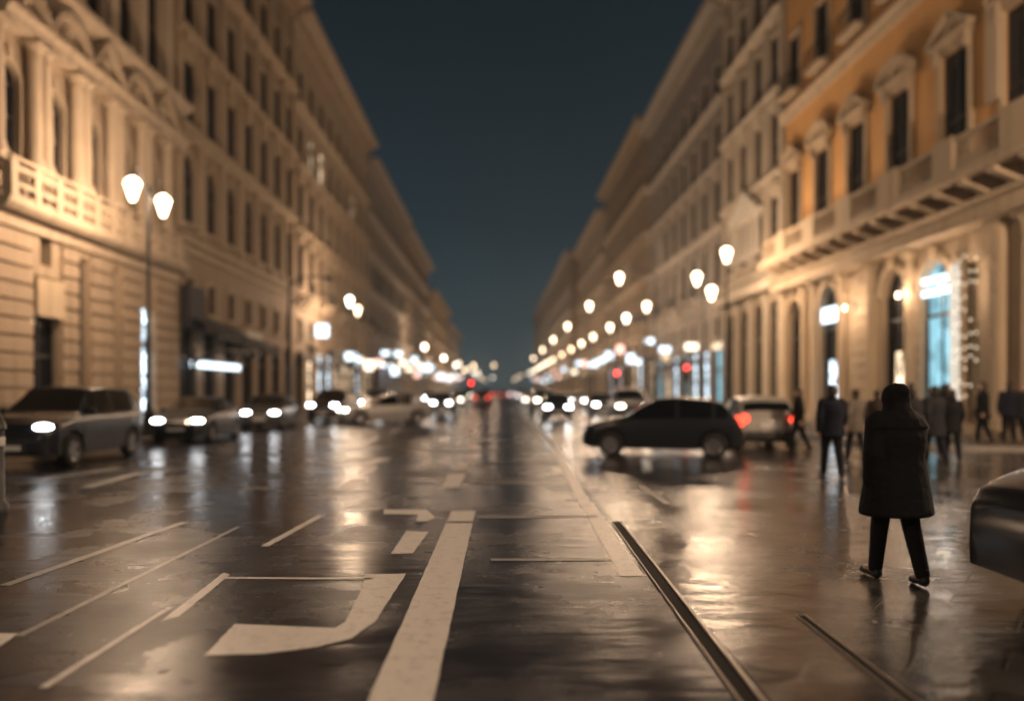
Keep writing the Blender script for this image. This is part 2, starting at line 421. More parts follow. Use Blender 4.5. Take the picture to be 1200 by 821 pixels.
def window_meshes(key, w, h, arch, trim, ped, shutter, pane, rev=.13):
    k = (key, round(w,3), round(h,3), arch, trim.name, ped, shutter, pane.name)
    if k in WCACHE: return WCACHE[k]
    hw = w/2; t = .17; s = MB()
    zt = h - hw if arch else h
    s.box(-hw-t, -hw-.003, -.09, .05, 0, zt); s.box(hw+.003, hw+t, -.09, .05, 0, zt)
    s.box(-hw-t-.1, hw+t+.1, -.20, .06, -.16, -.004)
    if arch:
        n = 10; r0, r1 = hw+.003, hw+t
        for i in range(n):
            a, b = math.pi*i/n, math.pi*(i+1)/n
            q = [(-r*math.cos(x), y, zt + r*math.sin(x)) for x in (a, b) for r in (r0, r1) for y in (-.09, .05)]
            s.add(q, [(0,2,6,4),(2,3,7,6),(1,0,4,5)])
        s.box(-.12, .12, -.16, -.01, h+.01, h+.36)
    else:
        s.box(-hw-t, hw+t, -.09, .05, h+.004, h+t)
    if ped:
        b = h + t + .22
        s.box(-hw-t-.10, hw+t+.10, -.16, .04, h+t+.003, b-.06)
        s.box(-hw-t-.25, hw+t+.25, -.36, .04, b-.057, b+.06)
        for sg in (-1, 1): s.box(sg*(hw+t*.5)-.10, sg*(hw+t*.5)+.10, -.28, .03, h-.25, b-.06)
        ww = hw+t+.25
        if ped == 1:
            s.prism_y([(-ww, b+.063), (ww, b+.063), (0, b+.063+ww*.62)], -.14, .04)
            s.prism_y([(-ww-.04, b+.063), (-ww-.04, b+.17), (0, b+.17+ww*.66), (0, b+.05+ww*.66)], -.38, -.0)
            s.prism_y([(ww+.04, b+.063), (ww+.04, b+.17), (.002, b+.17+ww*.66), (.002, b+.05+ww*.66)], -.38, -.0)
        else:
            arc = [(ww*math.cos(a), b+.063+ww*.55*math.sin(a)) for a in [math.pi*i/10 for i in range(11)]]
            s.prism_y(arc, -.14, .04)
            for i in range(10):
                a, c = arc[i], arc[i+1]
                k2 = lambda p: (p[0]*1.08, b+.063 + (p[1]-b-.063)*1.25 + .03)
                s.prism_y([a, c, k2(c), k2(a)], -.38, -.0)
        s.ball((0, -.16, b+.22), .16, .12, .2, 8, 6)
    f = MB(); y = rev
    def vbar(x, wd, z0, z1): f.box(x-wd/2, x+wd/2, y-.03, y+.03, z0, z1)
    vbar(-hw+.04, .08, .02, zt); vbar(hw-.04, .08, .02, zt); vbar(0, .09, .02, h-.03)
    for z in (.05, h*.5, zt-.05): f.box(-hw+.081, hw-.081, y-.027, y+.027, z-.03, z+.03)
    g = MB()
    if arch:
        pts = [(-hw, 0), (hw, 0)] + [(hw*math.cos(math.pi*i/10), zt + hw*math.sin(math.pi*i/10)) for i in range(11)]
        g.add([(x, y+.01, z) for x, z in pts], [tuple(range(len(pts)))])
    else: g.add([(-hw, y+.01, 0), (hw, y+.01, 0), (hw, y+.01, h), (-hw, y+.01, h)], [(0,1,2,3)])
    sh = None
    if shutter:
        leaves = []
        for sg in (-1, 1):
            sh = MB()
            x0, x1 = (-hw+.02, -.01) if sg < 0 else (.01, hw-.02)
            if shutter == 2: x0, x1 = (sg*(hw+t+.02), sg*(hw+t+.02+hw*.95)); x0, x1 = min(x0,x1), max(x0,x1)
            yy = .06 if shutter == 1 else -.07
            sh.box(x0, x0+.06, yy, yy+.05, .02, h-.02); sh.box(x1-.06, x1, yy, yy+.05, .02, h-.02)
            n = int(h / .16)
            for i in range(n):
                z = .05 + i * (h-.1)/n; sh.add([(x0+.06,yy,z),(x1-.06,yy,z),(x1-.06,yy+.045,z+.11),(x0+.06,yy+.045,z+.11)], [(0,1,2,3)])
            leaves.append(sh.mesh('shutter', M_shutter))
        sh = leaves
    WCACHE[k] = (s.mesh('window', trim), f.mesh('sash', M_sash), g.mesh('pane', pane), sh)
    return WCACHE[k]
def add_window(parent, u, z, w, h, arch=False, trim=None, ped=0, shutter=0, pane=None, sash=True):
    ms = window_meshes('w', w, h, arch, trim, ped, shutter, pane or M_glass)
    o = put('window', ms[0], parent, (u, 0, z))
    if sash: put('sash', ms[1], o)
    put('pane', ms[2], o)
    for lf in (ms[3] or ()): put('shutter', lf, o)
    return o
def sweep(parent, name, prof, L, mat, ends=.25):
    return MB().prism_x([(-o, z) for o, z in prof], -ends, L+ends).build(name, mat, parent)
def cornice(parent, L, z, mat, d=.9, h=1.2, brackets=True):
    m = MB()
    m.prism_x([(-y, q) for y, q in ((-.02, z), (.12, z), (.16, z+h*.3), (d*.55, z+h*.5), (d*.6, z+h*.62), (d*.95, z+h*.66), (d, z+h*.95), (d, z+h), (-.02, z+h))], -.15, L+.15)
    if brackets:
        n = max(3, int(L/.9))
        for i in range(n):
            u = (i+.5)*L/n; m.box(u-.12, u+.12, -d*.52, -.1, z+h*.2, z+h*.52)
    return m.build('cornice', mat, parent)
def balustrade_mesh(L, z, d, mat, step=.28, ped_every=None, h=1.0):
    m = MB(); m.box(0, L, -d, -d+.22, z+h-.14, z+h); m.box(0, L, -d+.01, -d+.21, z, z+.12)
    n = int(L/step)
    for i in range(n):
        u = (i+.5)*L/n
        m.lathe(u, -d+.11, [(.05,z+.12),(.085,z+.3),(.04,z+.58),(.06,z+.66),(.045,z+h-.14)], 6)
    return m.mesh('balustrade', mat)
def column_mesh(name, mat, h, r):
    m = MB(); m.box(-r*1.5, r*1.5, -r*1.5, r*1.5, 0, .22)
    m.lathe(0, 0, [(r*1.4,.22),(r*1.4,.34),(r*1.12,.42),(r*1.2,.5),(r,.58),(r*1.02,h*.35),(r*.86,h-.55),(r*.95,h-.5),(r*.88,h-.44),(r*1.0,h-.30),(r*1.35,h-.14)], 18)
    m.box(-r*1.5, r*1.5, -r*1.5, r*1.5, h-.14, h)
    return m.mesh(name, mat, True)
def rusticated(parent, u0, u1, z0, z1, mat, d=.10, step=.52):
    m = MB(); n = max(1, int((z1-z0)/step)); s = (z1-z0)/n
    for i in range(n):
        a, b = z0+i*s+.035, z0+(i+1)*s-.035
        m.prism_x([(.02,a),(-d+.03,a),(-d,a+.03),(-d,b-.03),(-d+.03,b),(.02,b)], u0, u1)
    return m.build('rusticated_pier', mat, parent)
def roof(parent, L, H, D, z):
    m = MB(); o = .3
    m.add([(-o,-o,z),(L+o,-o,z),(L+o,D+o,z),(-o,D+o,z),(min(5,L*.3),D/2,z+2.6),(L-min(5,L*.3),D/2,z+2.6)],
          [(0,1,5,4),(1,2,5),(2,3,4,5),(3,0,4),(3,2,1,0)])
    r = m.build('roof', M_roof, parent)
    for k in range(2):
        u = L*(.3+.4*k); MB().box(u-.4, u+.4, D*.3-.3, D*.3+.3, z+.3, z+3.0).build('chimney', stucco('chimney_plaster', (.26,.2,.16)), r)
def shop(parent, u, w, h, kind, z0=.14, y=.28, arch=False):
    """shop front set back in a ground floor opening"""
    f = MB(); hw = w/2
    f.box(-hw, -hw+.1, y-.05, y+.05, z0, h-hw*arch); f.box(hw-.1, hw, y-.05, y+.05, z0, h-hw*arch); f.box(-.04, .04, y-.04, y+.04, z0, h)
    f.box(-hw, hw, y-.055, y+.055, z0, z0+.35); f.box(-hw, hw, y-.055, y+.055, h*.68, h*.68+.14)
    o = f.build('shop_window', M_iron, parent, (u, 0, 0))
    g = MB()
    pts = [(-hw, z0), (hw, z0)] + ([(hw*math.cos(math.pi*i/10), h-hw+hw*math.sin(math.pi*i/10)) for i in range(11)] if arch else [(hw, h), (-hw, h)])
    g.add([(x, y+.02, z) for x, z in pts], [tuple(range(len(pts)))])
    g.build('pane', {'dark': M_glass, 'cool': M_cool, 'warm': M_warm, 'cyan': M_cyan}[kind], o)
    return o
def awning(parent, u0, u1, z, d, drop, mat):
    m = MB()
    m.add([(u0,-.05,z),(u1,-.05,z),(u1,-d,z-drop),(u0,-d,z-drop),(u0,-d,z-drop-.35),(u1,-d,z-drop-.35),(u0,-.05,z-.06),(u1,-.05,z-.06),(u1,-d+.04,z-drop-.06),(u0,-d+.04,z-drop-.06)],
          [(0,1,2,3),(3,2,5,4),(6,9,8,7),(0,3,9,6),(1,7,8,2),(0,6,7,1)])
    return m.build('awning', mat, parent)

def palazzo(side, x, y0, y1, H, wall, trim, floors, label, bay=3.4, yaw=0, ground='shops', pil=False, seed=0, lit=.10, D=13, deep_cornice=1.35, shop_kinds=None, aw=.25, signs=0):
    """floors: list of (sill z, window w, window h, arch, pediment, shutter). Bays are spread over the street front."""
    rnd = random.Random(seed); L = y1 - y0
    floors = [(f[0]-.1, f[1]*1.18, f[2]*1.1, *f[3:]) for f in floors]
    root = empty('palazzo', (x, y1 if side > 0 else y0, 0), R(-90 if side > 0 else 90) + yaw)
    tag(root, label, 'building')
    nb = max(2, round(L / bay)); b = L / nb; cs = [(i+.5)*b for i in range(nb)]
    ops = []; gh = 4.6; gw = b*.66
    for c in cs:
        if ground == 'arcade': ops.append((c-b*.37, c+b*.37, 0, 6.9, True))
        elif ground == 'shops':
            ops.append((c-gw/2, c+gw/2, 0, gh)); ops.append((c-.55, c+.55, 5.5, 7.0))
        for f in floors:
            if f[0] + f[2] < H - 1: ops.append((c-f[1]/2, c+f[1]/2, f[0], f[0]+f[2], f[3]))
    me = facade(L, H, D, ops); me.materials.append(wall); put('wall', me, root)
    for i, c in enumerate(cs):
        if ground == 'arcade':
            shop(root, c, b*.74, 6.9, rnd.choice(shop_kinds or ['dark', 'dark', 'warm']), arch=True)
        elif ground == 'shops':
            kd = rnd.choice(shop_kinds or ['dark', 'warm', 'cool', 'dark', 'warm'])
            shop(root, c, gw, gh, kd)
            add_window(root, c, 5.5, 1.1, 1.5, trim=trim)
            if rnd.random() < aw: awning(root, c-gw/2-.1, c+gw/2+.1, 4.3, 1.5, .7, M_awning)
            elif kd != 'dark':
                MB().box(c-gw/2, c+gw/2, -.14, -.02, gh+.06, gh+.55).build('shop_sign', M_awning if rnd.random() < .6 else (M_strip if kd == 'cool' else M_warm), root)
        for k, f in enumerate(floors):
            if f[0] + f[2] >= H - 1: continue
            pane = M_warm if rnd.random() < lit*.5 else M_glass
            ped = f[4] if f[4] < 3 else (1 if i % 2 else 2)
            shut = f[5] if rnd.random() < .75 else 0
            add_window(root, c, f[0], f[1], f[2], f[3], trim, ped, shut, pane)
    zb = sorted({f[0] for f in floors})
    for i, f in enumerate(floors):
        z = f[0] - (.75 if i else .95)
        if i == 0: sweep(root, 'string_course', [(-.02,z-.5),(.18,z-.5),(.22,z-.2),(.5,z-.1),(.55,z+.1),(-.02,z+.1)], L, trim, .05)
        else: sweep(root, 'string_course', [(-.02,z-.1),(.16,z-.1),(.24,z+.14),(.46,z+.2),(.48,z+.36),(-.02,z+.36)], L, trim, .03)
    if pil:
        z0 = floors[0][0]-.85; z1 = H-1.5
        for i in range(nb+1):
            u = min(max(i*b, .3), L-.3)
            for (a, c) in zip(zb, zb[1:]+[z1]):
                m = MB(); m.box(u-.26, u+.26, -.17, .02, a-.38, c-1.05); m.box(u-.34, u+.34, -.25, .02, c-1.05, c-.78); m.box(u-.33, u+.33, -.23, .02, a-.40+.0, a-.05)
                m.build('pilaster', trim, root)
    for i in range(nb):                      # balconies on the piano nobile, some bays
        f = floors[0]
        if i % 2 == 0 and not pil:
            z = f[0]-.86; c = cs[i]
            m = MB(); m.box(c-1.1, c+1.1, -1.0, .0, z+.101, z+.25)
            for sg in (-1, 1): m.prism_x([(0,z+.1),(-.8,z+.1),(-.7,z-.1),(-.15,z-.7),(0,z-.75)], c+sg*.75-.12, c+sg*.75+.12)
            o = m.build('balcony', trim, root)
            r_ = MB(); r_.box(c-1.1, c+1.1, -.98, -.93, z+1.2, z+1.26)
            for q in range(15): u = c-1.07+q*2.14/14; r_.box(u-.012, u+.012, -.967, -.943, z+.25, z+1.2)
            for sg in (-1.08, 1.08): r_.box(c+sg-.02, c+sg+.02, -.93, -.02, z+1.2, z+1.26)
            r_.build('railing', M_iron, o)
    cornice(root, L, H-1.3, trim, deep_cornice, 1.3)
    for q in range(signs):
        uu = L*(q+.5)/signs + rnd.uniform(-1.5, 1.5); zz = rnd.uniform(3.6, 6.4); hh = rnd.choice((.5, .7, 1.0))
        sg_ = MB().box(uu-.09, uu+.09, -1.5, -.55, zz, zz+hh).build('projecting_sign', rnd.choice((M_strip, M_strip, M_pink, M_signw)), root)
        MB().box(uu-.03, uu+.03, -.552, .02, zz+hh*.4, zz+hh*.5).build('sign_bracket', M_iron, sg_)
    roof(root, L, H, D, H)
    return root, cs

# wall and trim colours
W_tan = stucco('tan_stone', (.36, .275, .195), .6); T_tan = stucco('tan_trim', (.40, .315, .23), .5)
W_ochre = stucco('ochre_plaster', (.255, .185, .125)); T_ochre = stucco('ochre_trim', (.36, .275, .19), .5)
W_orange = stucco('orange_plaster', (.58, .315, .115), .15); T_cream = stucco('cream_stone', (.46, .36, .25), .4)
W_grey = stucco('grey_stone', (.215, .185, .16)); T_grey = stucco('grey_trim', (.33, .285, .24), .5)
W_beige = stucco('beige_plaster', (.36, .285, .21), .6); T_beige = stucco('beige_trim', (.48, .41, .32), .35)
T_pale = stucco('pale_marble', (.60, .55, .47), .25)

# --- left, nearest: rusticated base, pierced balustrade, arched windows between columns
def left_corner():
    x, y0, y1, H, D = -15.0, 22.5, 35.5, 27.0, 13
    L = y1-y0; u = lambda y: y - y0
    root = empty('palazzo', (x, y0, 0), R(90)); tag(root, 'tan stone palazzo with banded ground floor, pierced balustrade and arched windows behind twin lanterns', 'building')
    G = [(24.6, 26.2, 0, 5.4, False), (27.3, 28.05, 0, 6.4, False), (29.7, 30.35, 0, 6.4, False), (32.05, 33.3, 0, 5.2, True), (25.1, 25.75, 5.75, 6.7, False)]
    ops = [(u(a), u(b), c, d, e_) for a, b, c, d, e_ in G]
    AW = [23.35 + 2.42*i for i in range(5)]
    for y in AW: ops.append((u(y)-.58, u(y)+.58, 8.45, 11.7, True)); ops.append((u(y)-.68, u(y)+.68, 15.4, 19.4, False)); ops.append((u(y)-.5, u(y)+.5, 21.2, 23.6, False))
    me = facade(L, H, D, ops, .36); me.materials.append(W_tan); put('wall', me, root)
    for a, b in ((22.5, 24.55), (26.25, 27.25), (28.1, 29.65), (30.4, 32.0), (33.35, 35.5)):
        rusticated(root, u(a), u(b), .6, 6.6, W_tan, .12)
    sweep(root, 'plinth', [(-.02,.13),(.2,.13),(.2,.5),(.15,.57),(-.02,.57)], .001+1.75, T_tan, 0)
    for a, b in ((26.3, 27.2), (28.15, 29.6), (30.45, 31.95), (33.4, 35.5)):
        MB().prism_x([(.02,.13),(-.2,.13),(-.2,.5),(-.15,.57),(.02,.57)], u(a), u(b)).build('plinth', T_tan, root)
    shop(root, u(25.4), 1.6, 4.0, 'dark')
    d = shop(root, u(27.68), .75, 6.2, 'dark'); d = shop(root, u(30.02), .65, 6.2, 'dark'); shop(root, u(32.68), 1.25, 5.2, 'cool', arch=True)
    MB().box(u(24.65), u(26.15), -.2, .1, 4.05, 5.3).build('sign_board', T_cream, root)
    # entablature over the ground floor, balcony of pierced blocks
    sweep(root, 'string_course', [(-.02,6.65),(.16,6.65),(.2,6.95),(.55,7.05),(.72,7.2),(.72,7.34),(-.02,7.34)], L, T_tan, .1)
    m = MB(); z = 7.345; n = 11; s = L/n
    for i in range(n):
        a = i*s
        m.box(a, a+.32, -.72, -.46, z, z+1.12)
        for q in (0, 1):
            m.box(a+.321, a+s-.001, -.69, -.49, z+.0+q*.38, z+.14+q*.38)
        m.box(a+.321+(s-.32)*.46, a+.321+(s-.32)*.54, -.68, -.5, z+.141, z+.379); m.box(a+.321+(s-.32)*.3, a+.321+(s-.32)*.37, -.68, -.5, z+.521, z+.84); m.box(a+.321+(s-.32)*.63, a+.321+(s-.32)*.7, -.68, -.5, z+.521, z+.84)
        m.box(a+.321, a+s-.001, -.70, -.48, z+.841, z+1.0)
    m.box(-.05, L+.05, -.78, -.42, z+1.121, z+1.22)
    m.build('pierced_balustrade', T_tan, root)
    cm = column_mesh('column', T_tan, 4.2, .24)
    for y in AW:
        add_window(root, u(y), 8.45, 1.16, 3.25, True, T_tan, 0, 0)
        add_window(root, u(y), 15.4, 1.36, 4.0, False, T_tan, 0, 0)
        add_window(root, u(y), 21.2, 1.0, 2.4, False, T_tan, 0, 1)
        for k in (-.93, .93): put('column', cm, root, (u(y)+k, -.30, 8.4))
    # entablature with small gables
    sweep(root, 'string_course', [(-.02,12.62),(.55,12.62),(.6,12.9),(.75,13.0),(.75,13.12),(-.02,13.12)], L, T_tan, .05)
    for i, y in enumerate(AW):
        g = MB()
        if i % 2 == 0:
            g.prism_y([(-1.05,13.123),(1.05,13.123),(0,14.35)], -.45, .0); g.prism_y([(-1.15,13.123),(-1.15,13.3),(0,14.6),(0,14.38)], -.8, 0); g.prism_y([(1.15,13.123),(1.15,13.3),(.003,14.6),(.003,14.38)], -.8, 0)
            g.lathe(0, -.5, [(.02, 13.35), (.22, 13.45), (.2, 13.75), (.02, 13.85)], 8)
        else:
            arc = [(1.05*math.cos(math.pi*q/10), 13.123+.9*math.sin(math.pi*q/10)) for q in range(11)]
            g.prism_y(arc, -.4, 0)
            for q in range(10):
                a, b = arc[q], arc[q+1]; kk = lambda p: (p[0]*1.12, 13.123+(p[1]-13.123)*1.18+.02)
                g.prism_y([a, b, kk(b), kk(a)], -.78, 0)
            g.ball((0, -.42, 13.5), .25, .2, .28, 10, 8)
        g.build('gable', T_tan, root, (u(y), 0, 0))
    sweep(root, 'string_course', [(-.02,14.0),(.2,14.0),(.25,14.25),(.6,14.4),(.85,14.6),(.85,14.78),(-.02,14.78)], L, T_tan, .1)
    pm = MB(); pm.box(-.3, .3, -.32, .02, 14.79, 19.9); pm.box(-.4, .4, -.42, .02, 19.9, 20.3); pm.box(-.38, .38, -.40, .02, 14.785, 15.25)
    pm = pm.mesh('pilaster', T_tan)
    for i in range(6): put('pilaster', pm, root, (min(max(u(AW[0])-1.21+2.42*i, .4), L-.4), 0, 0))
    sweep(root, 'string_course', [(-.02,20.3),(.4,20.3),(.5,20.6),(.8,20.75),(.8,20.9),(-.02,20.9)], L, T_tan, .05)
    cornice(root, L, 25.6, T_tan, 1.0, 1.4); roof(root, L, H, D, H)
left_corner()

# --- left row
F2 = [(9.75, 1.25, 3.0, True, 0, 0), (14.6, 1.2, 2.7, False, 2, 1), (19.2, 1.15, 2.5, False, 0, 1), (23.9, 1.1, 2.2, False, 0, 1)]
r2, cs2 = palazzo(-1, -15.0, 35.56, 56, 30, W_ochre, T_ochre, F2, 'tall ochre palazzo with black awnings, next to the banded corner palazzo', 2.95, seed=3, aw=0, shop_kinds=['dark'], lit=.0, pil=True)
for i in range(3):
    awning(r2, 1.0+3.5*i, 4.2+3.5*i, 5.4-.2*i, 1.7, 1.0, M_awning)
MB().box(.4, 2.3, -.5, -.1, 4.6, 6.6).build('sign_box', M_awning, r2)
for i in range(8): MB().box(.9+.85*i, 1.5+.85*i, -.5, -.35, 2.75, 3.05).build('shop_light', M_strip, r2)
MB().box(8.6, 11.5, -.5, -.2, 4.4, 5.1).build('shop_sign', T_pale, r2)
palazzo(-1, -15.0, 56.06, 87, 29.5, W_tan, T_tan, [(9.4,1.3,3.0,False,1,0),(14.2,1.25,2.8,False,2,1),(18.9,1.2,2.5,False,0,1),(23.4,1.1,2.2,False,0,1)],
        'long warm tan palazzo with glowing shop fronts on the left', 3.4, seed=5, signs=3, shop_kinds=['warm','cool','warm','cool','dark'], aw=.35)
palazzo(-1, -15.0, 87.06, 122, 28.0, W_grey, T_grey, [(9.0,1.3,2.9,True,0,0),(13.6,1.2,2.6,False,0,2),(18.0,1.2,2.5,False,0,1),(22.4,1.1,2.2,False,0,1)],
        'grey stone palazzo halfway down the left side of the street', 3.6, seed=8, signs=6, shop_kinds=['cool','warm','cool','dark'])
palazzo(-1, -15.0, 122.06, 162, 27.5, W_ochre, T_grey, [(9.2,1.3,2.9,False,1,1),(13.9,1.2,2.6,False,0,1),(18.3,1.2,2.5,False,0,1),(22.5,1.1,2.2,False,0,1)],
        'brownish palazzo on the left side with open sky gap beyond it', 3.8, seed=11, signs=7, shop_kinds=['cool','warm'])
palazzo(-1, -15.6, 176, 232, 24.6, W_tan, T_ochre, [(9.2,1.4,2.9,False,0,1),(13.9,1.3,2.6,False,0,1),(18.5,1.3,2.5,False,0,1),(23,1.2,2.2,False,0,1)],
        'far warm lit palazzo on the left standing apart after the gap in the row', 4.4, seed=13, signs=8, shop_kinds=['cool','warm'])
palazzo(-1, -15.6, 232.06, 300, 22, W_grey, T_grey, [(9.2,1.4,2.9,False,0,1),(13.9,1.3,2.6,False,0,1),(18.5,1.3,2.5,False,0,1)],
        'farthest palazzo visible at the left end of the street', 4.8, seed=14, signs=7, shop_kinds=['cool','warm'])

# --- right, nearest: orange palazzo with arcade and long balcony
def right_corner():
    x, yn, yf, H, D = 16.0, 20.8, 43.0, 29.0, 14
    L = yf-yn; u = lambda y: yf - y
    root = empty('palazzo', (x, yf, 0), R(-90)); tag(root, 'orange plastered corner palazzo with stone arcade, long balcony and pedimented windows', 'building')
    A = [(41.4, 2.0, 6.5), (37.2, 2.15, 6.75), (31.1, 2.0, 6.5), (28.15, 2.05, 6.4)]
    ops = [(u(y)-w/2, u(y)+w/2, 0, h, True) for y, w, h in A]
    ops.append((u(25.7)-.75, u(25.7)+.75, .5, 6.0, False))
    WB = [41.6, 38.0, 34.35, 30.7, 26.95, 23.5]
    for y in WB: ops.append((u(y)-.82, u(y)+.82, 8.72, 13.6, False))
    for y in WB: ops.append((u(y)-.75, u(y)+.75, 17.9, 20.9, False)); ops.append((u(y)-.62, u(y)+.62, 23.6, 25.8, False))
    lower = [o for o in ops if o[3] < 8]; upper = [(o[0], o[1], o[2]-8.2, o[3]-8.2, o[4]) for o in ops if o[3] > 8]
    me = facade(L, 8.2, D, lower, .45); me.materials.append(T_cream); put('ground_floor_wall', me, root)
    me = facade(L-.1, H-8.2, D-.1, [(o[0]-.05, o[1]-.05, *o[2:]) for o in upper], .36); me.materials.append(W_orange); put('wall', me, root, (.05, .05, 8.2))
    shop(root, u(41.4), 2.0, 6.5, 'dark', arch=True); shop(root, u(37.2), 2.15, 6.75, 'dark', arch=True)
    MB().box(u(37.2)-.8, u(37.2)+.8, -.05, .12, 4.95, 5.65).build('shop_sign', M_strip, root)
    MB().box(u(37.05)-.42, u(37.05)+.42, .15, .2, .3, 3.1).build('lit_doorway', M_cool, root)
    shop(root, u(31.1), 2.0, 6.5, 'dark', arch=True); MB().box(u(30.9)-.3, u(30.9)+.3, .12, .2, 1.6, 3.2).build('lit_doorway', M_warm, root)
    c = shop(root, u(28.15), 2.05, 6.4, 'cyan', arch=True)
    for z in (5.15, 5.6): MB().box(u(28.15)-.9, u(28.15)+.9, -.02, .1, z, z+.22).build('shop_sign', M_strip, root)
    MB().box(u(25.7)-.74, u(25.7)+.74, .2, .3, .51, 5.99).build('display_panel', T_cream, root)
    MB().box(u(26.6)-.13, u(26.6)+.13, -.32, -.14, 1.2, 6.0).build('strip_lamp', M_white, root)
    for a, b in ((32.4, 34.4), (29.3, 30.0), (26.4, 27.0), (24.5, 24.9)): rusticated(root, u(b), u(a), .6, 6.4, T_cream, .12)
    for y, w_, h_ in A:           # archivolts
        m = MB(); r = w_/2
        for i in range(14):
            a, b = math.pi*i/14, math.pi*(i+1)/14
            q = [(-rr*math.cos(t), yy, h_-r + rr*math.sin(t)) for t in (a, b) for rr in (r+.003, r+.28) for yy in (-.12, .03)]
            m.add(q, [(0,2,6,4),(2,3,7,6),(1,0,4,5)])
        m.box(-.15, .15, -.3, -.02, h_+.02, h_+.55); m.build('archivolt', T_cream, root, (u(y), 0, 0))
    cm = column_mesh('column', T_cream, 6.9, .25)
    for y in (42.7, 39.9, 38.75, 35.6, 32.75, 29.7, 24.3, 23.0): put('column', cm, root, (u(y), -.08, .13))
    g = MB(); g.prism_x([(.02,.14),(-.85,.14),(-.85,.5),(.02,.5)], u(35.7), u(34.5)); g.build('plinth', T_cream, root)
    # entablature, corbels, balcony
    sweep(root, 'entablature', [(-.02,7.04),(.85,7.04),(.85,7.2),(.8,7.25),(.8,7.5),(1.0,7.58),(1.05,7.7),(-.02,7.7)], L, T_cream, .05)
    n = 15
    for i in range(n):
        uu = (i+.5)*L/n
        MB().prism_x([(0,7.703),(-1.3,8.22),(-1.3,8.35),(0,8.35)], uu-.16, uu+.16).build('corbel', T_cream, root)
    sweep(root, 'balcony_slab', [(-.02,8.353),(1.45,8.353),(1.5,8.45),(1.5,8.64),(-.02,8.64)], L, T_cream, .1)
    for i, y in enumerate(WB):
        b0, b1 = u(y)-1.2, u(y)+1.2
        me = balustrade_mesh(2.3, 8.643, 1.42, T_cream, .25, h=1.1); put('balustrade', me, root, (u(y)-1.15, 0, 0))
        p0 = u(y)+1.16; p1 = (u(WB[i+1])-1.16) if i+1 < len(WB) else L
        MB().box(p0, p1, -1.47, -1.17, 8.643, 9.82).build('balcony_pedestal', T_cream, root)
        add_window(root, u(y), 8.72, 1.64, 4.88, False, T_cream, 1 if i % 2 == 0 else 2, 0)
        add_window(root, u(y), 17.9, 1.5, 3.0, False, T_cream, 0, 1)
        add_window(root, u(y), 23.6, 1.24, 2.2, False, T_cream, 0, 1)
        m = MB(); m.box(u(y)-.95, u(y)+.95, -.55, .03, 17.55, 17.73); rr = m.build('window_balcony', T_cream, root)
        m = MB(); m.box(u(y)-.95, u(y)+.95, -.54, -.5, 18.6, 18.66)
        for q in range(13): v = u(y)-.93+q*1.86/12; m.box(v-.012, v+.012, -.53, -.51, 17.73, 18.6)
        m.build('railing', M_iron, rr)
    sweep(root, 'string_course', [(-.06,16.4),(.18,16.4),(.25,16.7),(.4,16.8),(.4,16.95),(-.06,16.95)], L, T_cream, .05)
    MB().box(u(24.95), u(24.35), -.22, .06, 10.9, 16.38).build('pilaster', T_cream, root)
    cornice(root, L, 27.5, T_cream, 1.2, 1.5); roof(root, L, H, D, H)
right_corner()
# fairy light curtain hanging in front of the display panel
def string_lights():
    root = empty('string_lights', (15.62, 25.7, 6.3)); tag(root, 'curtain of small warm string lights hung on the panel beside the tall lit arch', 'string lights')
    m = MB()
    for k in range(5): m.tube([(0, -.6+.3*k, 0), (0, -.6+.3*k, -5.2)], .008, 4)
    m.tube([(0, -.7, 0), (0, .7, 0)], .012, 4); m.build('wire', M_iron, root)
    bm_ = MB().ball((0,0,0), .03, .03, .03, 6, 4).mesh('bulb', M_bulb)
    rnd = random.Random(4)
    for k in range(5):
        for q in range(12):
            if rnd.random() < .75: put('bulb', bm_, root, (-.03, -.6+.3*k, -.25-.42*q+rnd.uniform(-.1,.1)))
string_lights()

# --- right row
r, cs = palazzo(1, 16.0, 43.06, 54.4, 30, W_beige, T_beige, [(9.7,1.2,3.0,False,3,0),(14.6,1.1,2.9,False,2,0),(19.3,1.1,2.7,False,0,1),(23.9,1.1,2.2,False,0,1)],
        'narrow beige palazzo with tall columned arcade and a pale marble loggia beside the orange palazzo', 2.85, ground='arcade', shop_kinds=['dark'], seed=21, pil=True, lit=.0)
cm = column_mesh('column', T_beige, 7.3, .21)
for i in range(5): put('column', cm, r, (min(max(i*11.34/4, .4), 10.95), -.06, .13))
MB().box(-.0, 11.34, -.85, .02, 7.44, 7.9).build('entablature', T_beige, r)
m = MB(); m.box(2.9, 8.4, -.7, -.0, 12.9-.5, 12.9-.2); lg = m.build('loggia', T_pale, r)
for i in range(5): put('column', column_mesh('column', T_pale, 2.6, .14), lg, (3.1+1.27*i, -.5, 9.8))
MB().prism_y([(2.9,12.75),(8.4,12.75),(5.65,14.3)], -.65, -.05).build('gable', T_pale, lg)
palazzo(1, 16.0, 54.46, 82, 29.5, W_grey, T_grey, [(9.4,1.3,3.0,True,0,0),(14.0,1.25,2.8,False,2,1),(18.6,1.2,2.5,False,0,1),(23.2,1.1,2.2,False,0,1)],
        'grey palazzo with blue lit shop windows on the right behind the dark hatchback', 3.4, seed=23, signs=3, shop_kinds=['cyan','dark','warm','cool'])
palazzo(1, 16.0, 82.06, 116, 31, W_ochre, T_ochre, [(9.6,1.3,3.0,False,0,1),(14.4,1.25,2.8,False,2,1),(19.2,1.2,2.5,False,0,1),(24.2,1.1,2.2,False,0,1)],
        'tall ochre palazzo midway along the right side with the highest roofline', 3.6, seed=25, signs=4, shop_kinds=['warm','dark','cool'])
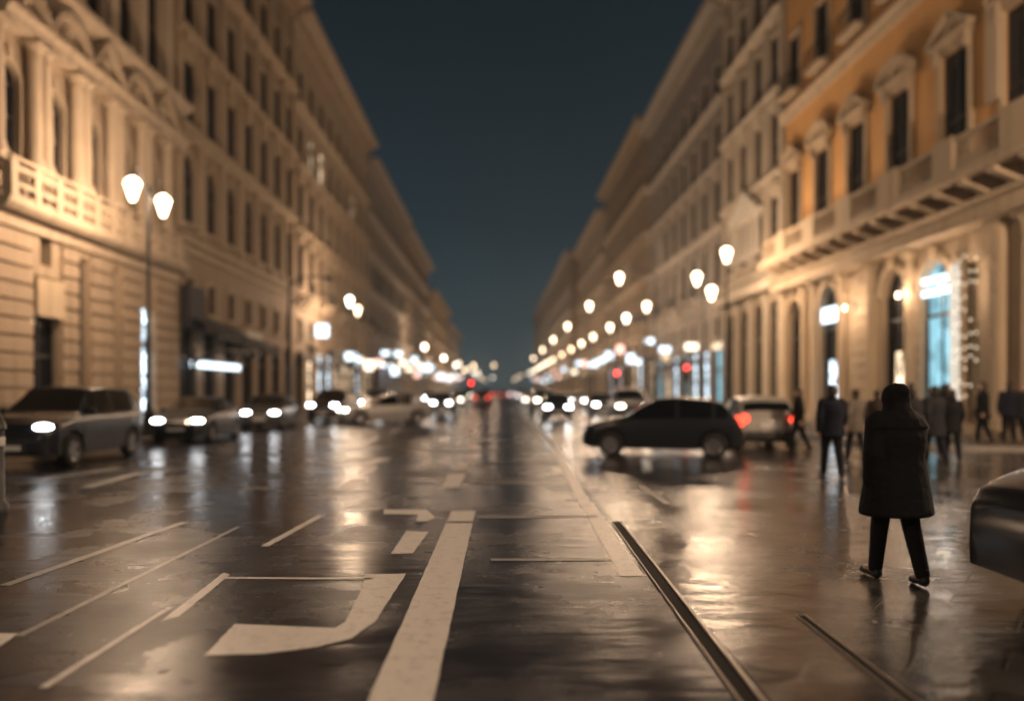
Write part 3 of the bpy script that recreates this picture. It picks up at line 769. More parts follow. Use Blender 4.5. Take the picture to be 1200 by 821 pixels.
palazzo(1, 16.0, 116.06, 156, 29, W_tan, T_tan, [(9.2,1.3,2.9,False,1,1),(13.9,1.2,2.6,False,0,1),(18.3,1.2,2.5,False,0,1),(22.9,1.1,2.2,False,0,1)],
        'tan palazzo beyond the tall ochre one on the right side', 3.8, seed=27, signs=5, shop_kinds=['warm','dark','warm'])
palazzo(1, 14.6, 156.06, 225, 30, W_ochre, T_grey, [(9.2,1.4,2.9,False,0,1),(13.9,1.3,2.6,False,0,1),(18.5,1.3,2.5,False,0,1),(23,1.2,2.2,False,0,1)],
        'far dark palazzo stepping forward towards the right kerb', 4.6, seed=29, signs=5, shop_kinds=['warm','dark'])
palazzo(1, 14.6, 225.06, 320, 31, W_tan, T_grey, [(9.2,1.4,2.9,False,0,1),(13.9,1.3,2.6,False,0,1),(18.5,1.3,2.5,False,0,1),(23,1.2,2.2,False,0,1)],
        'farthest palazzo on the right where the street lamps run together', 5.2, seed=31, signs=5, shop_kinds=['warm','dark'])

# ------------------------------------------------------------------ street lamps
LANT = MB().lathe(0, 0, [(.05,-.42),(.10,-.34),(.15,-.18),(.21,.02),(.25,.14),(.235,.22),(.16,.30),(.08,.36)], 16).mesh('lantern', M_lantern, True)
LANTS = [LANT]
for nm, cc, ss in (('warm_lantern_glass', (1.0, .70, .42), 4.5), ('white_lantern_glass', (1.0, .88, .72), 5.5)):
    me = LANT.copy(); me.materials.clear(); me.materials.append(glow_glass(nm, cc, ss)); LANTS.append(me)
LRND = random.Random(5)
LCAP = MB().lathe(0, 0, [(.09,.36),(.10,.40),(.05,.44),(.03,.55),(.01,.66)], 10).mesh('cap', M_iron, True)
LTIP = MB().lathe(0, 0, [(.012,-.56),(.05,-.48),(.06,-.425)], 8).mesh('tip', M_iron, True)
LDATA = {}
def lamp_light(power):
    if power not in LDATA:
        l = bpy.data.lights.new('lamp_bulb', 'POINT'); l.energy = power; l.color = WARM; l.shadow_soft_size = .16; LDATA[power] = l
    return LDATA[power]
def lamp_post(x, y, lants, label, group='lantern posts along the pavements', power=None, mast=False):
    root = empty('street_lamp', (x, y, .13)); tag(root, label, 'street lamp', group)
    top = max(l[2] for l in lants) - .13
    MB().lathe(0, 0, [(.26,0),(.26,.12),(.2,.2),(.17,.7),(.2,.78),(.12,.9),(.1,1.2)], 12).build('base', M_iron, root, smooth=True)
    MB().lathe(0, 0, [(.09,1.2),(.07,3.2),(.095,3.24),(.06,3.34),(.05,top+.1),(.07,top+.14),(.02,top+.4)], 10).build('pole', M_iron, root, smooth=True)
    for dx, dy, z in lants:
        z -= .13; m = MB()
        if abs(dx)+abs(dy) > .05:
            P = [(0,0,z-.2),(dx*.2,dy*.2,z+.25),(dx*.55,dy*.55,z+.66),(dx*.9,dy*.9,z+.72),(dx,dy,z+.6)] if not mast else [(0,0,z+.3),(dx*.5,dy*.5,z+.62),(dx,dy,z+.62)]
            m.tube(P, [.035,.032,.028,.025,.022], 8) if not mast else m.tube(P, .035, 8)
            m.build('arm', M_iron, root, smooth=True)
        l = put('lantern', LANT if y < 50 else LRND.choice(LANTS), root, (dx, dy, z)); put('cap', LCAP, l); put('tip', LTIP, l)
        o = bpy.data.objects.new('lamp_bulb', lamp_light(power or LAMP_W)); COL.objects.link(o); o.parent = l; o.location = (0, 0, .02)
    return root
lamp_post(-11.55, 25.3, [(0,-1.1,8.0),(0,1.1,8.0)], 'black lamp post with two lit lanterns in front of the pierced balustrade on the left', power=LAMP_W*.85)
lamp_post(-11.55, 61, [(0,-1.7,8.5),(0,1.7,8.15)], 'twin lantern lamp post in front of the long tan palazzo with glowing shops')
for y, lb in ((119, 'twin lantern lamp post near the end of the grey left palazzo'), (160, 'distant twin lantern post at the gap in the left row'),
              (205, 'small far twin lantern post before the lone warm palazzo on the left'), (255, 'tiny twin lantern post before the farthest left palazzo')):
    lamp_post(-11.55, y, [(0,-.9,8.3),(0,.9,8.3)], lb)
lamp_post(11.25, 38.0, [(0,0,8.35)], 'single lantern lamp post in front of the orange palazzo on the right')
lamp_post(11.25, 42.2, [(0,-1.5,6.8),(0,1.5,8.0)], 'lamp post with one high and one low lantern where orange and beige palazzi meet')
for y, lb in ((58.6, 'single lantern post before the blue lit shop windows'), (68, 'second single lantern post before the grey palazzo on the right'), (78, 'single lantern post near the far end of the grey right palazzo'),
              (92, 'lantern post at the near end of the tall ochre right palazzo'), (105, 'lantern post at the middle of the tall ochre right palazzo'), (120, 'lantern post just past the tall ochre right palazzo'),
              (138, 'lantern post at the middle of the tan right palazzo'), (160, 'lantern post where the far right palazzo steps forward')):
    lamp_post(11.25, y, [(0,0,8.0)], lb)
for y in (172, 185, 198, 212, 228, 245, 266, 290): lamp_post(11.25, y, [(0,0,8.0)], 'tiny far lantern post in the chain of lights on the right', 'far lanterns on the right')
for y in (335, 385, 440, 500): lamp_post(9.5, y, [(0,0,8.0)], 'tiny far lantern post in the chain of lights on the right', 'far lanterns on the right')
for y in (182, 230, 278, 300, 335, 385, 440, 500): lamp_post(-9.5, y, [(0,0,8.0)], 'tiny far lantern post left of the vanishing point', 'far lanterns on the left')
for y, lb in ((54, 'tall mast with a lantern on its arm over the road, nearest of its kind'), (72, 'second tall mast with overhanging lantern along the right kerb'), (95, 'tall mast lantern before the tall ochre palazzo'),
              (120, 'tall mast lantern before the tan right palazzo'), (150, 'tall mast lantern near the stepped forward palazzo'), (190, 'smallest far mast lantern over the right lane')):
    lamp_post(10.95, y, [(-2.5,0,9.5)], lb, 'tall mast lamps over the right lane', mast=True)
lamp_post(-10.6, -1.5, [(0,-.9,8.0),(0,.9,8.0)], 'added unseen twin lantern post behind the viewpoint on the left, lighting the foreground road', power=LAMP_W*1.1)  # added out of view, to throw light on the near road and its paint
lamp_post(10.6, -1.5, [(0,-.9,8.0),(0,.9,8.0)], 'added unseen twin lantern post behind the viewpoint on the right, lighting the foreground road', power=LAMP_W*1.1)  # its right-hand counterpart, likewise an added fill for the foreground
lamp_post(13.2, 11.5, [(0,-.9,7.6),(0,.9,7.6)], 'added out-of-view twin lantern post brightening the orange palazzo from across the side street', power=LAMP_W*2.4)  # invented lamp outside the frame, extra strong to brighten arcade and orange wall

WLG = MB().lathe(0, 0, [(.02,-.12),(.055,-.09),(.065,.06),(.03,.09)], 10).mesh('lamp_glass', M_lantern, True)
def wall_lamp(x, y, z, label, out=-1, power=150, group='wall lamps on the arcade piers'):
    root = empty('wall_lamp', (x, y, z)); tag(root, label, 'wall lamp', group)
    m = MB(); m.box(-.03, .03, -.08, .08, -.25, .3); m.tube([(0,0,.2),(out*.25,0,.34),(out*.45,0,.2)], .02, 6); m.build('bracket', M_iron, root)
    g = put('lamp_glass', WLG, root, (out*.45, 0, .02))
    o = bpy.data.objects.new('lamp_bulb', lamp_light(power)); COL.objects.link(o); o.parent = g; o.data.shadow_soft_size = .08
for y, lb in ((34.2, 'small wall lamp on the pier right of the arch with the bright sign'), (29.65, 'small wall lamp between the two right arches of the orange palazzo'), (26.75, 'small wall lamp beside the tall cyan lit arch')):
    wall_lamp(15.84, y, 5.3, lb)

for x, y, z in ((-5.5, 165, 6.9), (-1.5, 215, 8.6), (-7.5, 270, 8.2), (-3.0, 360, 7.5)):
    root = empty('hanging_lamp', (x, y, z)); tag(root, 'tiny lamp hung on a wire over the middle of the far street', 'hanging lamp', 'lamps hung over the far street')
    MB().tube([(-14.9-x,0,1.5),(-6,0,.85),(0,0,.68),(8,0,.95),(14.5-x,0,1.7)], .012, 5).build('wire', M_iron, root)
    l = put('lantern', LRND.choice(LANTS), root); put('cap', LCAP, l)
    o = bpy.data.objects.new('lamp_bulb', lamp_light(LAMP_W)); COL.objects.link(o); o.parent = l

# unlit mast with a bracket on the left
def mast(x, y, h, label):
    root = empty('traction_mast', (x, y, .13)); tag(root, label, 'mast', 'dark masts on the left pavement')
    MB().lathe(0, 0, [(.2,0),(.2,.3),(.13,.4),(.11,h*.5),(.08,h),(.02,h+.15)], 12).build('pole', M_iron, root, smooth=True)
    MB().tube([(0,0,h-.6),(.5,-.1,h-.2),(1.3,-.2,h-.1),(2.2,-.2,h-.15)], .05, 8).build('arm', M_iron, root, smooth=True)
    MB().box(2.0, 2.5, -.35, -.05, h-.35, h-.17).build('lamp_head', M_iron, root)
mast(-11.6, 42.5, 7.9, 'dark unlit mast with a bracket arm before the ochre palazzo awnings')
mast(-11.6, 29.2, 3.1, 'short dark post with an arm before the banded ground floor')

# traffic lights
def traffic_light(x, y, z, label, lit=0):
    root = empty('traffic_light', (x, y, 0)); tag(root, label, 'traffic light', 'traffic lights at the crossings')
    MB().lathe(0, 0, [(.12,0),(.12,.2),(.06,.26),(.05,z+.5),(.01,z+.55)], 10).build('pole', M_iron, root, smooth=True)
    b = MB().box(-.17, .17, -.28, -.06, z-.85, z+.2).build('housing', M_iron, root)
    for i in range(3):
        zz = z-.03-.31*i
        m = MB(); n = 12
        vs = [(.11*math.cos(2*math.pi*k/n), -.30, zz+.11*math.sin(2*math.pi*k/n)) for k in range(n)]
        m.add(vs, [tuple(range(n))]); m.build('lens', M_red if i == lit else M_carglass, b)
        MB().prism_y([(.13*math.cos(math.pi*k/6), zz+.13*math.sin(math.pi*k/6)) for k in range(7)] + [(.115*math.cos(math.pi*k/6), zz+.115*math.sin(math.pi*k/6)) for k in range(6,-1,-1)], -.42, -.283).build('visor', M_iron, b)
traffic_light(7.0, 46, 2.7, 'traffic light showing red among the lanterns above the dark hatchback')
traffic_light(-2.4, 66, 2.3, 'small far traffic light showing red at the left of the vanishing point')
traffic_light(10.9, 45.0, 3.0, 'red traffic light on the right kerb before the beige palazzo')
# bollard cut by the left edge of the picture
b = empty('bollard', (-6.82, 10.4, 0)); tag(b, 'dark iron bollard at the left edge of the wet road', 'bollard')
MB().lathe(0, 0, [(.16,0),(.16,.1),(.11,.16),(.10,1.1),(.13,1.13),(.12,1.2),(.06,1.32),(.01,1.36)], 14).build('post', M_iron, b, smooth=True)
MB().lathe(0, 0, [(.108,.9),(.112,.92),(.112,1.0),(.108,1.02)], 14).build('band', M_plate, b, smooth=True)

# ------------------------------------------------------------------ cars
CAR = {
 'hatch': dict(L=3.9, W=1.70, top=[(0,.62),(.012,.84),(.05,1.02),(.12,1.32),(.2,1.42),(.40,1.48),(.54,1.43),(.735,.99),(.86,.90),(.955,.78),(.99,.64),(1,.52)], belt=.95, cab=(.055,.12,.535,.735), wheels=(.175,.815), wr=.31, zb=.21),
 'sedan': dict(L=4.5, W=1.78, top=[(0,.60),(.012,.82),(.03,.96),(.16,1.0),(.29,1.34),(.38,1.43),(.52,1.42),(.70,.99),(.87,.88),(.96,.76),(.99,.62),(1,.5)], belt=.95, cab=(.165,.29,.53,.70), wheels=(.185,.82), wr=.32, zb=.2),
 'suv':   dict(L=4.5, W=1.86, top=[(0,.72),(.01,1.0),(.03,1.18),(.075,1.56),(.14,1.69),(.4,1.75),(.56,1.70),(.73,1.17),(.88,1.06),(.965,.92),(.99,.78),(1,.6)], belt=1.12, cab=(.03,.08,.56,.73), wheels=(.18,.81), wr=.36, zb=.26),
}
CARMESH = {}
def car_meshes(kind):
    if kind in CARMESH: return CARMESH[kind]
    p = CAR[kind]; L, W = p['L'], p['W']; N = 96
    fx = np.unique(np.concatenate([np.linspace(0, 1, N), [q[0] for q in p['top']], [.006, .994]]))
    zt = np.interp(fx, [q[0] for q in p['top']], [q[1] for q in p['top']])
    ker = np.array([1,2,1])/4.
    for _ in range(2): z2 = np.convolve(np.pad(zt, 1, 'edge'), ker, 'valid'); zt = z2
    hw = W/2 * np.interp(fx, [0,.01,.05,.2,.5,.8,.93,.98,1], [.74,.86,.95,1,1,.985,.92,.80,.66])
    belt = np.minimum(p['belt'] + .05*(0.5-fx)*1.2, zt-.035)
    cabh = np.clip((zt - belt) / .45, 0, 1)
    zb = np.full_like(fx, p['zb']) + np.interp(fx, [0,.05,.1,.9,.97,1], [.14,.06,0,0,.03,.08])
    arch = np.zeros_like(fx)
    for wx in p['wheels']:
        d = (fx - wx) * L; Ra = p['wr'] + .06
        a = np.where(np.abs(d) < Ra, np.sqrt(np.maximum(Ra**2 - d**2, 0)) + p['wr'], 0); arch = np.maximum(arch, a)
    zs = np.maximum(zb, arch)          # bottom of the side panel
    rings = []
    for i in range(len(fx)):
        x = (fx[i]-.5)*L; w_ = hw[i]; c = cabh[i]; z0, zz, bl, ztp = zb[i], zs[i], belt[i], zt[i]
        roofw = w_*(.93 - .19*c); mid = max(zz+.01, (.42*bl + .58*z0)); up = max(mid+.01, bl-.16)
        pts = [(0, z0), (w_*.72, z0), (w_*.78, min(zz, z0+.02) if zz <= z0+.03 else zz), (w_*.985, zz), (w_*1.0, mid), (w_*1.005, up), (w_*.985, bl-.03), (w_*.965, bl),
               (roofw + .012 + (w_*.965-roofw)*.08, ztp-.055 - .0), (roofw*.93, ztp-.02), (roofw*.6, ztp), (0, ztp+.012)]
        if ztp-.055 < bl: pts[8] = (w_*.95, bl+.004)
        rings.append([(x, y, z) for y, z in pts])
    K = 12; full = []
    for r_ in rings: full.append(r_ + [(x, -y, z) for x, y, z in r_[-2:0:-1]])
    M = len(full[0]); V = [v for r_ in full for v in r_]
    rear0, rear1, fr0, fr1 = p['cab']
    body, side, wind, back = [], [], [], []
    for i in range(len(fx)-1):
        f = (fx[i]+fx[i+1])/2
        for k in range(M):
            j = (k+1) % M; fc = (i*M+k, (i+1)*M+k, (i+1)*M+j, i*M+j)
            seg = k if k < K-1 else M-1-k
            if seg == 7 and rear1-.02 < f < fr1-.05 and cabh[i] > .45 and not (abs(f-.40) < .013) and not abs(f-(rear1+.055)) < .010: side.append(fc)
            elif seg in (9, 10) and fr0+.012 < f < fr1-.012: wind.append(fc)
            elif seg in (9, 10) and rear0+.008 < f < rear1-.0: back.append(fc)
            else: body.append(fc)
    body.append(tuple(range(M))[::-1]); body.append(tuple((len(fx)-1)*M + k for k in range(M)))
    def sub(faces, name, mat):
        ids = sorted({i for f in faces for i in f}); mp = {a: b for b, a in enumerate(ids)}
        m = MB(); m.add([V[i] for i in ids], [tuple(mp[i] for i in f) for f in faces]); return m.mesh(name, mat, True)
    lefts = [f for f in side if V[f[0]][1] > 0]; rights = [f for f in side if V[f[0]][1] <= 0]
    out = dict(body=sub(body, 'body', None), sl=sub(lefts, 'side_window', M_carglass), sr=sub(rights, 'side_window', M_carglass), wind=sub(wind, 'windscreen', M_carglass), back=sub(back, 'rear_window', M_carglass), p=p)
    wr = p['wr']
    t = MB(); prof = [(wr*.62,-.10),(wr*.9,-.105),(wr,-.075),(wr,.075),(wr*.9,.105),(wr*.62,.10)]
    n = 28; vs = []; fs = []
    for i in range(n):
        a = 2*math.pi*i/n
        for r_, y in prof: vs.append((r_*math.cos(a), y, r_*math.sin(a)))
    for i in range(n):
        j = (i+1) % n
        for q in range(6): fs.append((i*6+q, j*6+q, j*6+(q+1) % 6, i*6+(q+1) % 6))
    t.add(vs, fs); out['tyre'] = t.mesh('wheel', M_tyre, True)
    rm = MB(); rr = wr*.62
    for side_ in (-1, 1):
        for q in range(5):
            a = 2*math.pi*q/5; ca, sa = math.cos(a), math.sin(a)
            pts = [(-.05, .03), (.05, .03), (.035, rr), (-.035, rr)]
            base = [(u_*-sa + v_*ca, side_*.085, u_*ca + v_*sa) for u_, v_ in pts] + [(u_*-sa + v_*ca, side_*.05, u_*ca + v_*sa) for u_, v_ in pts]
            rm.add(base, [(0,1,2,3),(0,4,5,1),(1,5,6,2),(2,6,7,3),(3,7,4,0)])
    n = 20; rm.add([(rr*math.cos(2*math.pi*i/n), y, rr*math.sin(2*math.pi*i/n)) for y in (-.095, .095) for i in range(n)] + [(rr*.9*math.cos(2*math.pi*i/n), y, rr*.9*math.sin(2*math.pi*i/n)) for y in (-.09, .09) for i in range(n)],
        [(i, (i+1) % n, 2*n+(i+1) % n, 2*n+i) for i in range(n)] + [(n+i, n+(i+1) % n, 3*n+(i+1) % n, 3*n+i) for i in range(n)])
    rm.add([(rr*.95*math.cos(2*math.pi*i/n), y, rr*.95*math.sin(2*math.pi*i/n)) for y in (-.03, .03) for i in range(n)], [tuple(range(n)), tuple(range(n, 2*n))])
    out['rim'] = rm.mesh('rim', M_rim)
    # lamps and trims placed on the end surfaces
    def surf(fxq, zq):
        i = int(np.argmin(np.abs(fx - fxq))); return hw[i]
    xf, xr = L/2, -L/2; zl = p['belt'] - .24
    h = MB().ball((0,0,0), .13, .20, .075, 12, 8); out['head'] = h.mesh('headlight', M_head, True); out['headw'] = h.mesh('headlight', M_headw, True)
    tl = MB().ball((0,0,0), .07, .13, .13, 10, 8); out['tail'] = tl.mesh('taillight', M_tail, True)
    out['headpos'] = [(xf-.17, s*(surf(.97,0)*.80), zl) for s in (-1,1)]; out['tailpos'] = [(xr+.06, s*(surf(.012,0)*.88), p['belt']-.08) for s in (-1,1)]
    out['grille'] = MB().box(xf-.10, xf+.012, -.38, .38, .36, .56).mesh('grille', M_trim)
    out['fplate'] = MB().box(xf+.013, xf+.024, -.26, .26, .40, .51).mesh('number_plate', M_plate)
    out['rplate'] = MB().box(xr-.03, xr+.01, -.26, .26, .62, .74).mesh('number_plate', M_plate)
    out['bumper'] = MB().box(xr-.045, xr+.12, -W*.36, W*.36, .34, .52).mesh('bumper', M_trim)
    mi = MB().ball((0,0,0), .07, .11, .075, 10, 6); out['mirror'] = mi.mesh('mirror', None, True)
    CARMESH[kind] = out; return out
def car(kind, x, y, heading, paint, label, lights='head', cat='car', group=None, warm=False, detail=True, beam=False):
    c = car_meshes(kind); p = c['p']; L = p['L']
    root = empty({'hatch':'hatchback_car','sedan':'saloon_car','suv':'off_road_car'}[kind], (x, y, .004), R(heading)); tag(root, label, cat, group)
    key = ('body', kind, paint.name)
    if key not in CARMESH:
        me = c['body'].copy(); me.materials.append(paint); CARMESH[key] = me
        me = c['mirror'].copy(); me.materials.append(paint); CARMESH[('mirror', kind, paint.name)] = me
    b = put('body', CARMESH[key], root)
    put('side_window', c['sl'], root); put('side_window', c['sr'], root); put('windscreen', c['wind'], root); put('rear_window', c['back'], root)
    for wx in p['wheels']:
        for s in (-1, 1):
            wh = put('wheel', c['tyre'], root, ((wx-.5)*L, s*(p['W']/2-.12), p['wr'])); put('rim', c['rim'], wh)
    for q in (c['headpos'] if detail else ()): put('headlight', c['headw' if warm else 'head'] if lights == 'head' else HEAD_OFF(c), root, q)
    for q in c['tailpos']: put('taillight', c['tail'] if lights == 'off' else TAIL_OFF(c), root, q)
    if detail: put('grille', c['grille'], root)
    if detail: put('number_plate', c['fplate'], root)
    put('number_plate', c['rplate'], root); put('bumper', c['bumper'], root)
    mx = (p['cab'][3]-.5-.055)*L
    for s in (-1, 1): put('mirror', CARMESH[('mirror', kind, paint.name)], root, (mx, s*(p['W']/2+.04), p['belt']+.06))
    return root
def TAIL_OFF(c):
    if 'tailoff' not in c:
        me = c['tail'].copy(); me.materials.clear(); me.materials.append(plain('unlit_tail_glass', (.012,.003,.003), .3)); c['tailoff'] = me
    return c['tailoff']
def HEAD_OFF(c):
    if 'headoff' not in c:
        me = c['head'].copy(); me.materials.clear(); me.materials.append(plain('headlamp_glass', (.03,.03,.032), .2)); c['headoff'] = me
    return c['headoff']
P_black = plain('black_car_paint', (.014,.0155,.020), .25); P_navy = plain('navy_car_paint', (.008,.010,.016), .38, coat=.2)
for m_ in (P_black, P_navy): m_.node_tree.nodes['Principled BSDF'].inputs['Specular IOR Level'].default_value = .4
P_grey = plain('grey_car_paint', (.05,.05,.053), .38, metal=.2, coat=.3); P_white = plain('white_car_paint', (.30,.29,.27), .4, coat=.4); P_silver = plain('silver_car_paint', (.32,.31,.30), .35, metal=.5, coat=.5)
car('hatch', 4.15, 19.6, 166, P_black, 'black hatchback turning left across the wet street', lights='off')
car('hatch', 7.55, 22.8, 84, P_white, 'white hatchback seen from behind next to the walking people', lights='off')
car('suv', -10.15, 18.0, 272, P_black, 'black off road car with lit headlights at the left edge of the road')
car('sedan', -10.0, 25.6, 274, P_navy, 'dark blue saloon with headlights on behind the black off road car')
car('hatch', -10.0, 33.5, 274, P_grey, 'grey hatchback with headlights on, third in the left queue')
car('suv', -8.8, 41, 266, P_black, 'black off road car behind the grey hatchback in the left queue')
car('sedan', -5.6, 37.6, 205, P_silver, 'silver saloon with headlights on turning in the middle of the left lane', warm=True)
car('suv', 5.82, 5.22, 180, P_black, 'black car cut by the right edge of the picture close to the camera', lights='none', detail=False)
far = [(-7.8, 50, 262, 'suv', P_black, 'dark off road car with headlights before the tan palazzo shops'), (-4.2, 58, 268, 'hatch', P_grey, 'far grey hatchback with headlights near the centre line'),
       (-8.0, 66, 268, 'sedan', P_white, 'far white saloon with headlights in the left kerb lane'), (-4.4, 78, 270, 'sedan', P_black, 'far black saloon with headlights nearing the crossing'),
       (-8.2, 92, 270, 'hatch', P_silver, 'distant silver hatchback with headlights before the grey left palazzo'), (-4.6, 108, 270, 'suv', P_black, 'distant black off road car with headlights'),
       (3.3, 44, 268, 'hatch', P_black, 'black hatchback with headlights beyond the turning hatchback, close to the centre'), (6.6, 39, 266, 'suv', P_grey, 'grey off road car with headlights right behind the turning hatchback'),
       (-4.8, 130, 270, 'hatch', P_white, 'tiny white hatchback with headlights before the brownish palazzo'), (-8.0, 145, 270, 'sedan', P_black, 'tiny black saloon with headlights by the left kerb'), (-4.6, 165, 270, 'suv', P_grey, 'tiny grey off road car with headlights at the gap in the left row'), (-7.8, 185, 270, 'hatch', P_black, 'tiny black hatchback with headlights before the lone palazzo'), (-4.6, 210, 270, 'sedan', P_white, 'smallest white saloon with headlights far down the street'),
       (3.2, 78, 270, 'sedan', P_white, 'far white saloon with headlights in the right inner lane'), (6.8, 88, 270, 'hatch', P_black, 'far black hatchback with headlights near the right kerb'), (3.4, 112, 270, 'suv', P_black, 'tiny black off road car with headlights in the right inner lane'), (6.6, 135, 270, 'sedan', P_silver, 'tiny silver saloon with headlights before the tan right palazzo'), (3.2, 190, 270, 'sedan', P_white, 'tiny white saloon with headlights where the lamps run together'),
       (6.9, 52, 270, 'sedan', P_black, 'black saloon with headlights in the right lane below the red traffic light'), (3.5, 60, 270, 'suv', P_navy, 'navy off road car with headlights down the right lane'),
       (7.0, 70, 270, 'hatch', P_silver, 'distant silver hatchback with headlights near the right kerb')]
for (x, y, h, k, pt, lb) in far: car(k, x, y, h, pt, lb, group='cars far down the street', warm=(int(y) % 3 == 0))
for (x, y, h, k, pt, lb) in ((-1.7, 100, 90, 'suv', P_black, 'far black off road car with red tail lights left of the vanishing point'), (1.0, 140, 90, 'hatch', P_grey, 'tiny grey hatchback with red tail lights at the vanishing point'), (-1.5, 160, 90, 'sedan', P_black, 'tiny black saloon with red tail lights just left of the vanishing point'), (3.6, 165, 90, 'sedan', P_grey, 'tiny grey saloon driving away right of the vanishing point'),
                             (-1.9, 84, 90, 'sedan', P_grey, 'far grey saloon driving away with red tail lights at the centre'), (3.4, 96, 90, 'hatch', P_black, 'tiny black hatchback driving away beyond the other cars'),
                             (6.9, 118, 90, 'suv', P_black, 'tiny dark off road car driving away by the right kerb'), (-1.8, 122, 90, 'hatch', P_white, 'tiny white hatchback driving away down the middle')):
    car(k, x, y, h, pt, lb, lights='off', group='cars far down the street')

# ------------------------------------------------------------------ people
def fuse(mb, voxel, name, mat, smooth_it=3):
    """one continuous closed surface from overlapping tapered forms"""
    me = mb.mesh(name+'_raw', None); o = bpy.data.objects.new('tmp', me); COL.objects.link(o)
    md = o.modifiers.new('r', 'REMESH'); md.mode = 'VOXEL'; md.voxel_size = voxel
    if smooth_it: s = o.modifiers.new('s', 'SMOOTH'); s.iterations = smooth_it; s.factor = .5
    dg = bpy.context.evaluated_depsgraph_get(); dg.update()
    out = bpy.data.meshes.new_from_object(o.evaluated_get(dg)); bpy.data.objects.remove(o); bpy.data.meshes.remove(me)
    out.name = name; out.materials.clear(); out.materials.append(mat)
    for p in out.polygons: p.use_smooth = True
    return out
def limb(mb, a, b, ra, rb, n=10):
    a, b = Vector(a), Vector(b); d = (b-a).normalized()
    pts = []; rads = []
    for t in (0, .35, .7): pts.append(a - d*ra*math.cos(t*math.pi/2)); rads.append(max(.002, ra*math.sin(t*math.pi/2)))
    pts.append(a); rads.append(ra); pts.append(b); rads.append(rb)
    for t in (.7, .35, 0): pts.append(b + d*rb*math.cos(t*math.pi/2)); rads.append(max(.002, rb*math.sin(t*math.pi/2)))
    mb.tube(pts, rads, n)
def ell(mb, rings, n=16):
    """stack of ellipses (x, y, z, rx, ry)"""
    k = len(rings); vs = []; fs = []
    for (x, y, z, rx, ry) in rings:
        for i in range(n): t = 2*math.pi*i/n; vs.append((x+rx*math.cos(t), y+ry*math.sin(t), z))
    for q in range(k-1):
        for i in range(n): j = (i+1) % n; fs.append((q*n+i, q*n+j, (q+1)*n+j, (q+1)*n+i))
    fs.append(tuple(range(n))[::-1]); fs.append(tuple((k-1)*n+i for i in range(n))); mb.add(vs, fs)
PBODY = {}
def pose(stride, arm):
    """joint positions of a walking figure 1.75 m tall, facing +y"""
    J = {}; hz = .93
    for s, sg in ((-1, 1), (1, -1)):
        a = R(stride)*(1 if sg > 0 else -.85); hip = Vector((s*.09, 0, hz))
        knee = hip + Vector((s*.0, math.sin(a)*.43, -math.cos(a)*.43))
        b_ = a - R(4 if sg > 0 else 9)
        ank = knee + Vector((0, math.sin(b_)*.42, -math.cos(b_)*.42))
        J['hip', s], J['knee', s], J['ank', s] = hip, knee, ank
        J['foot', s] = ank + Vector((s*.02, .15, -.045 if sg > 0 else -.07))
        sh = Vector((s*.185, 0, 1.43)); c = -R(arm)*sg
        el = sh + Vector((s*.06, math.sin(c)*.29, -math.cos(c)*.29)); c2 = c + R(14 + arm*.5)
        wr = el + Vector((s*.005, math.sin(c2)*.25, -math.cos(c2)*.25))
        J['sh', s], J['el', s], J['wr', s], J['hd', s] = sh, el, wr, (wr-el).normalized()
    low = min(J['ank', -1].z, J['ank', 1].z) - .085
    return {k: (v - Vector((0, 0, low)) if k[0] != 'hd' else v) for k, v in J.items()}, -low
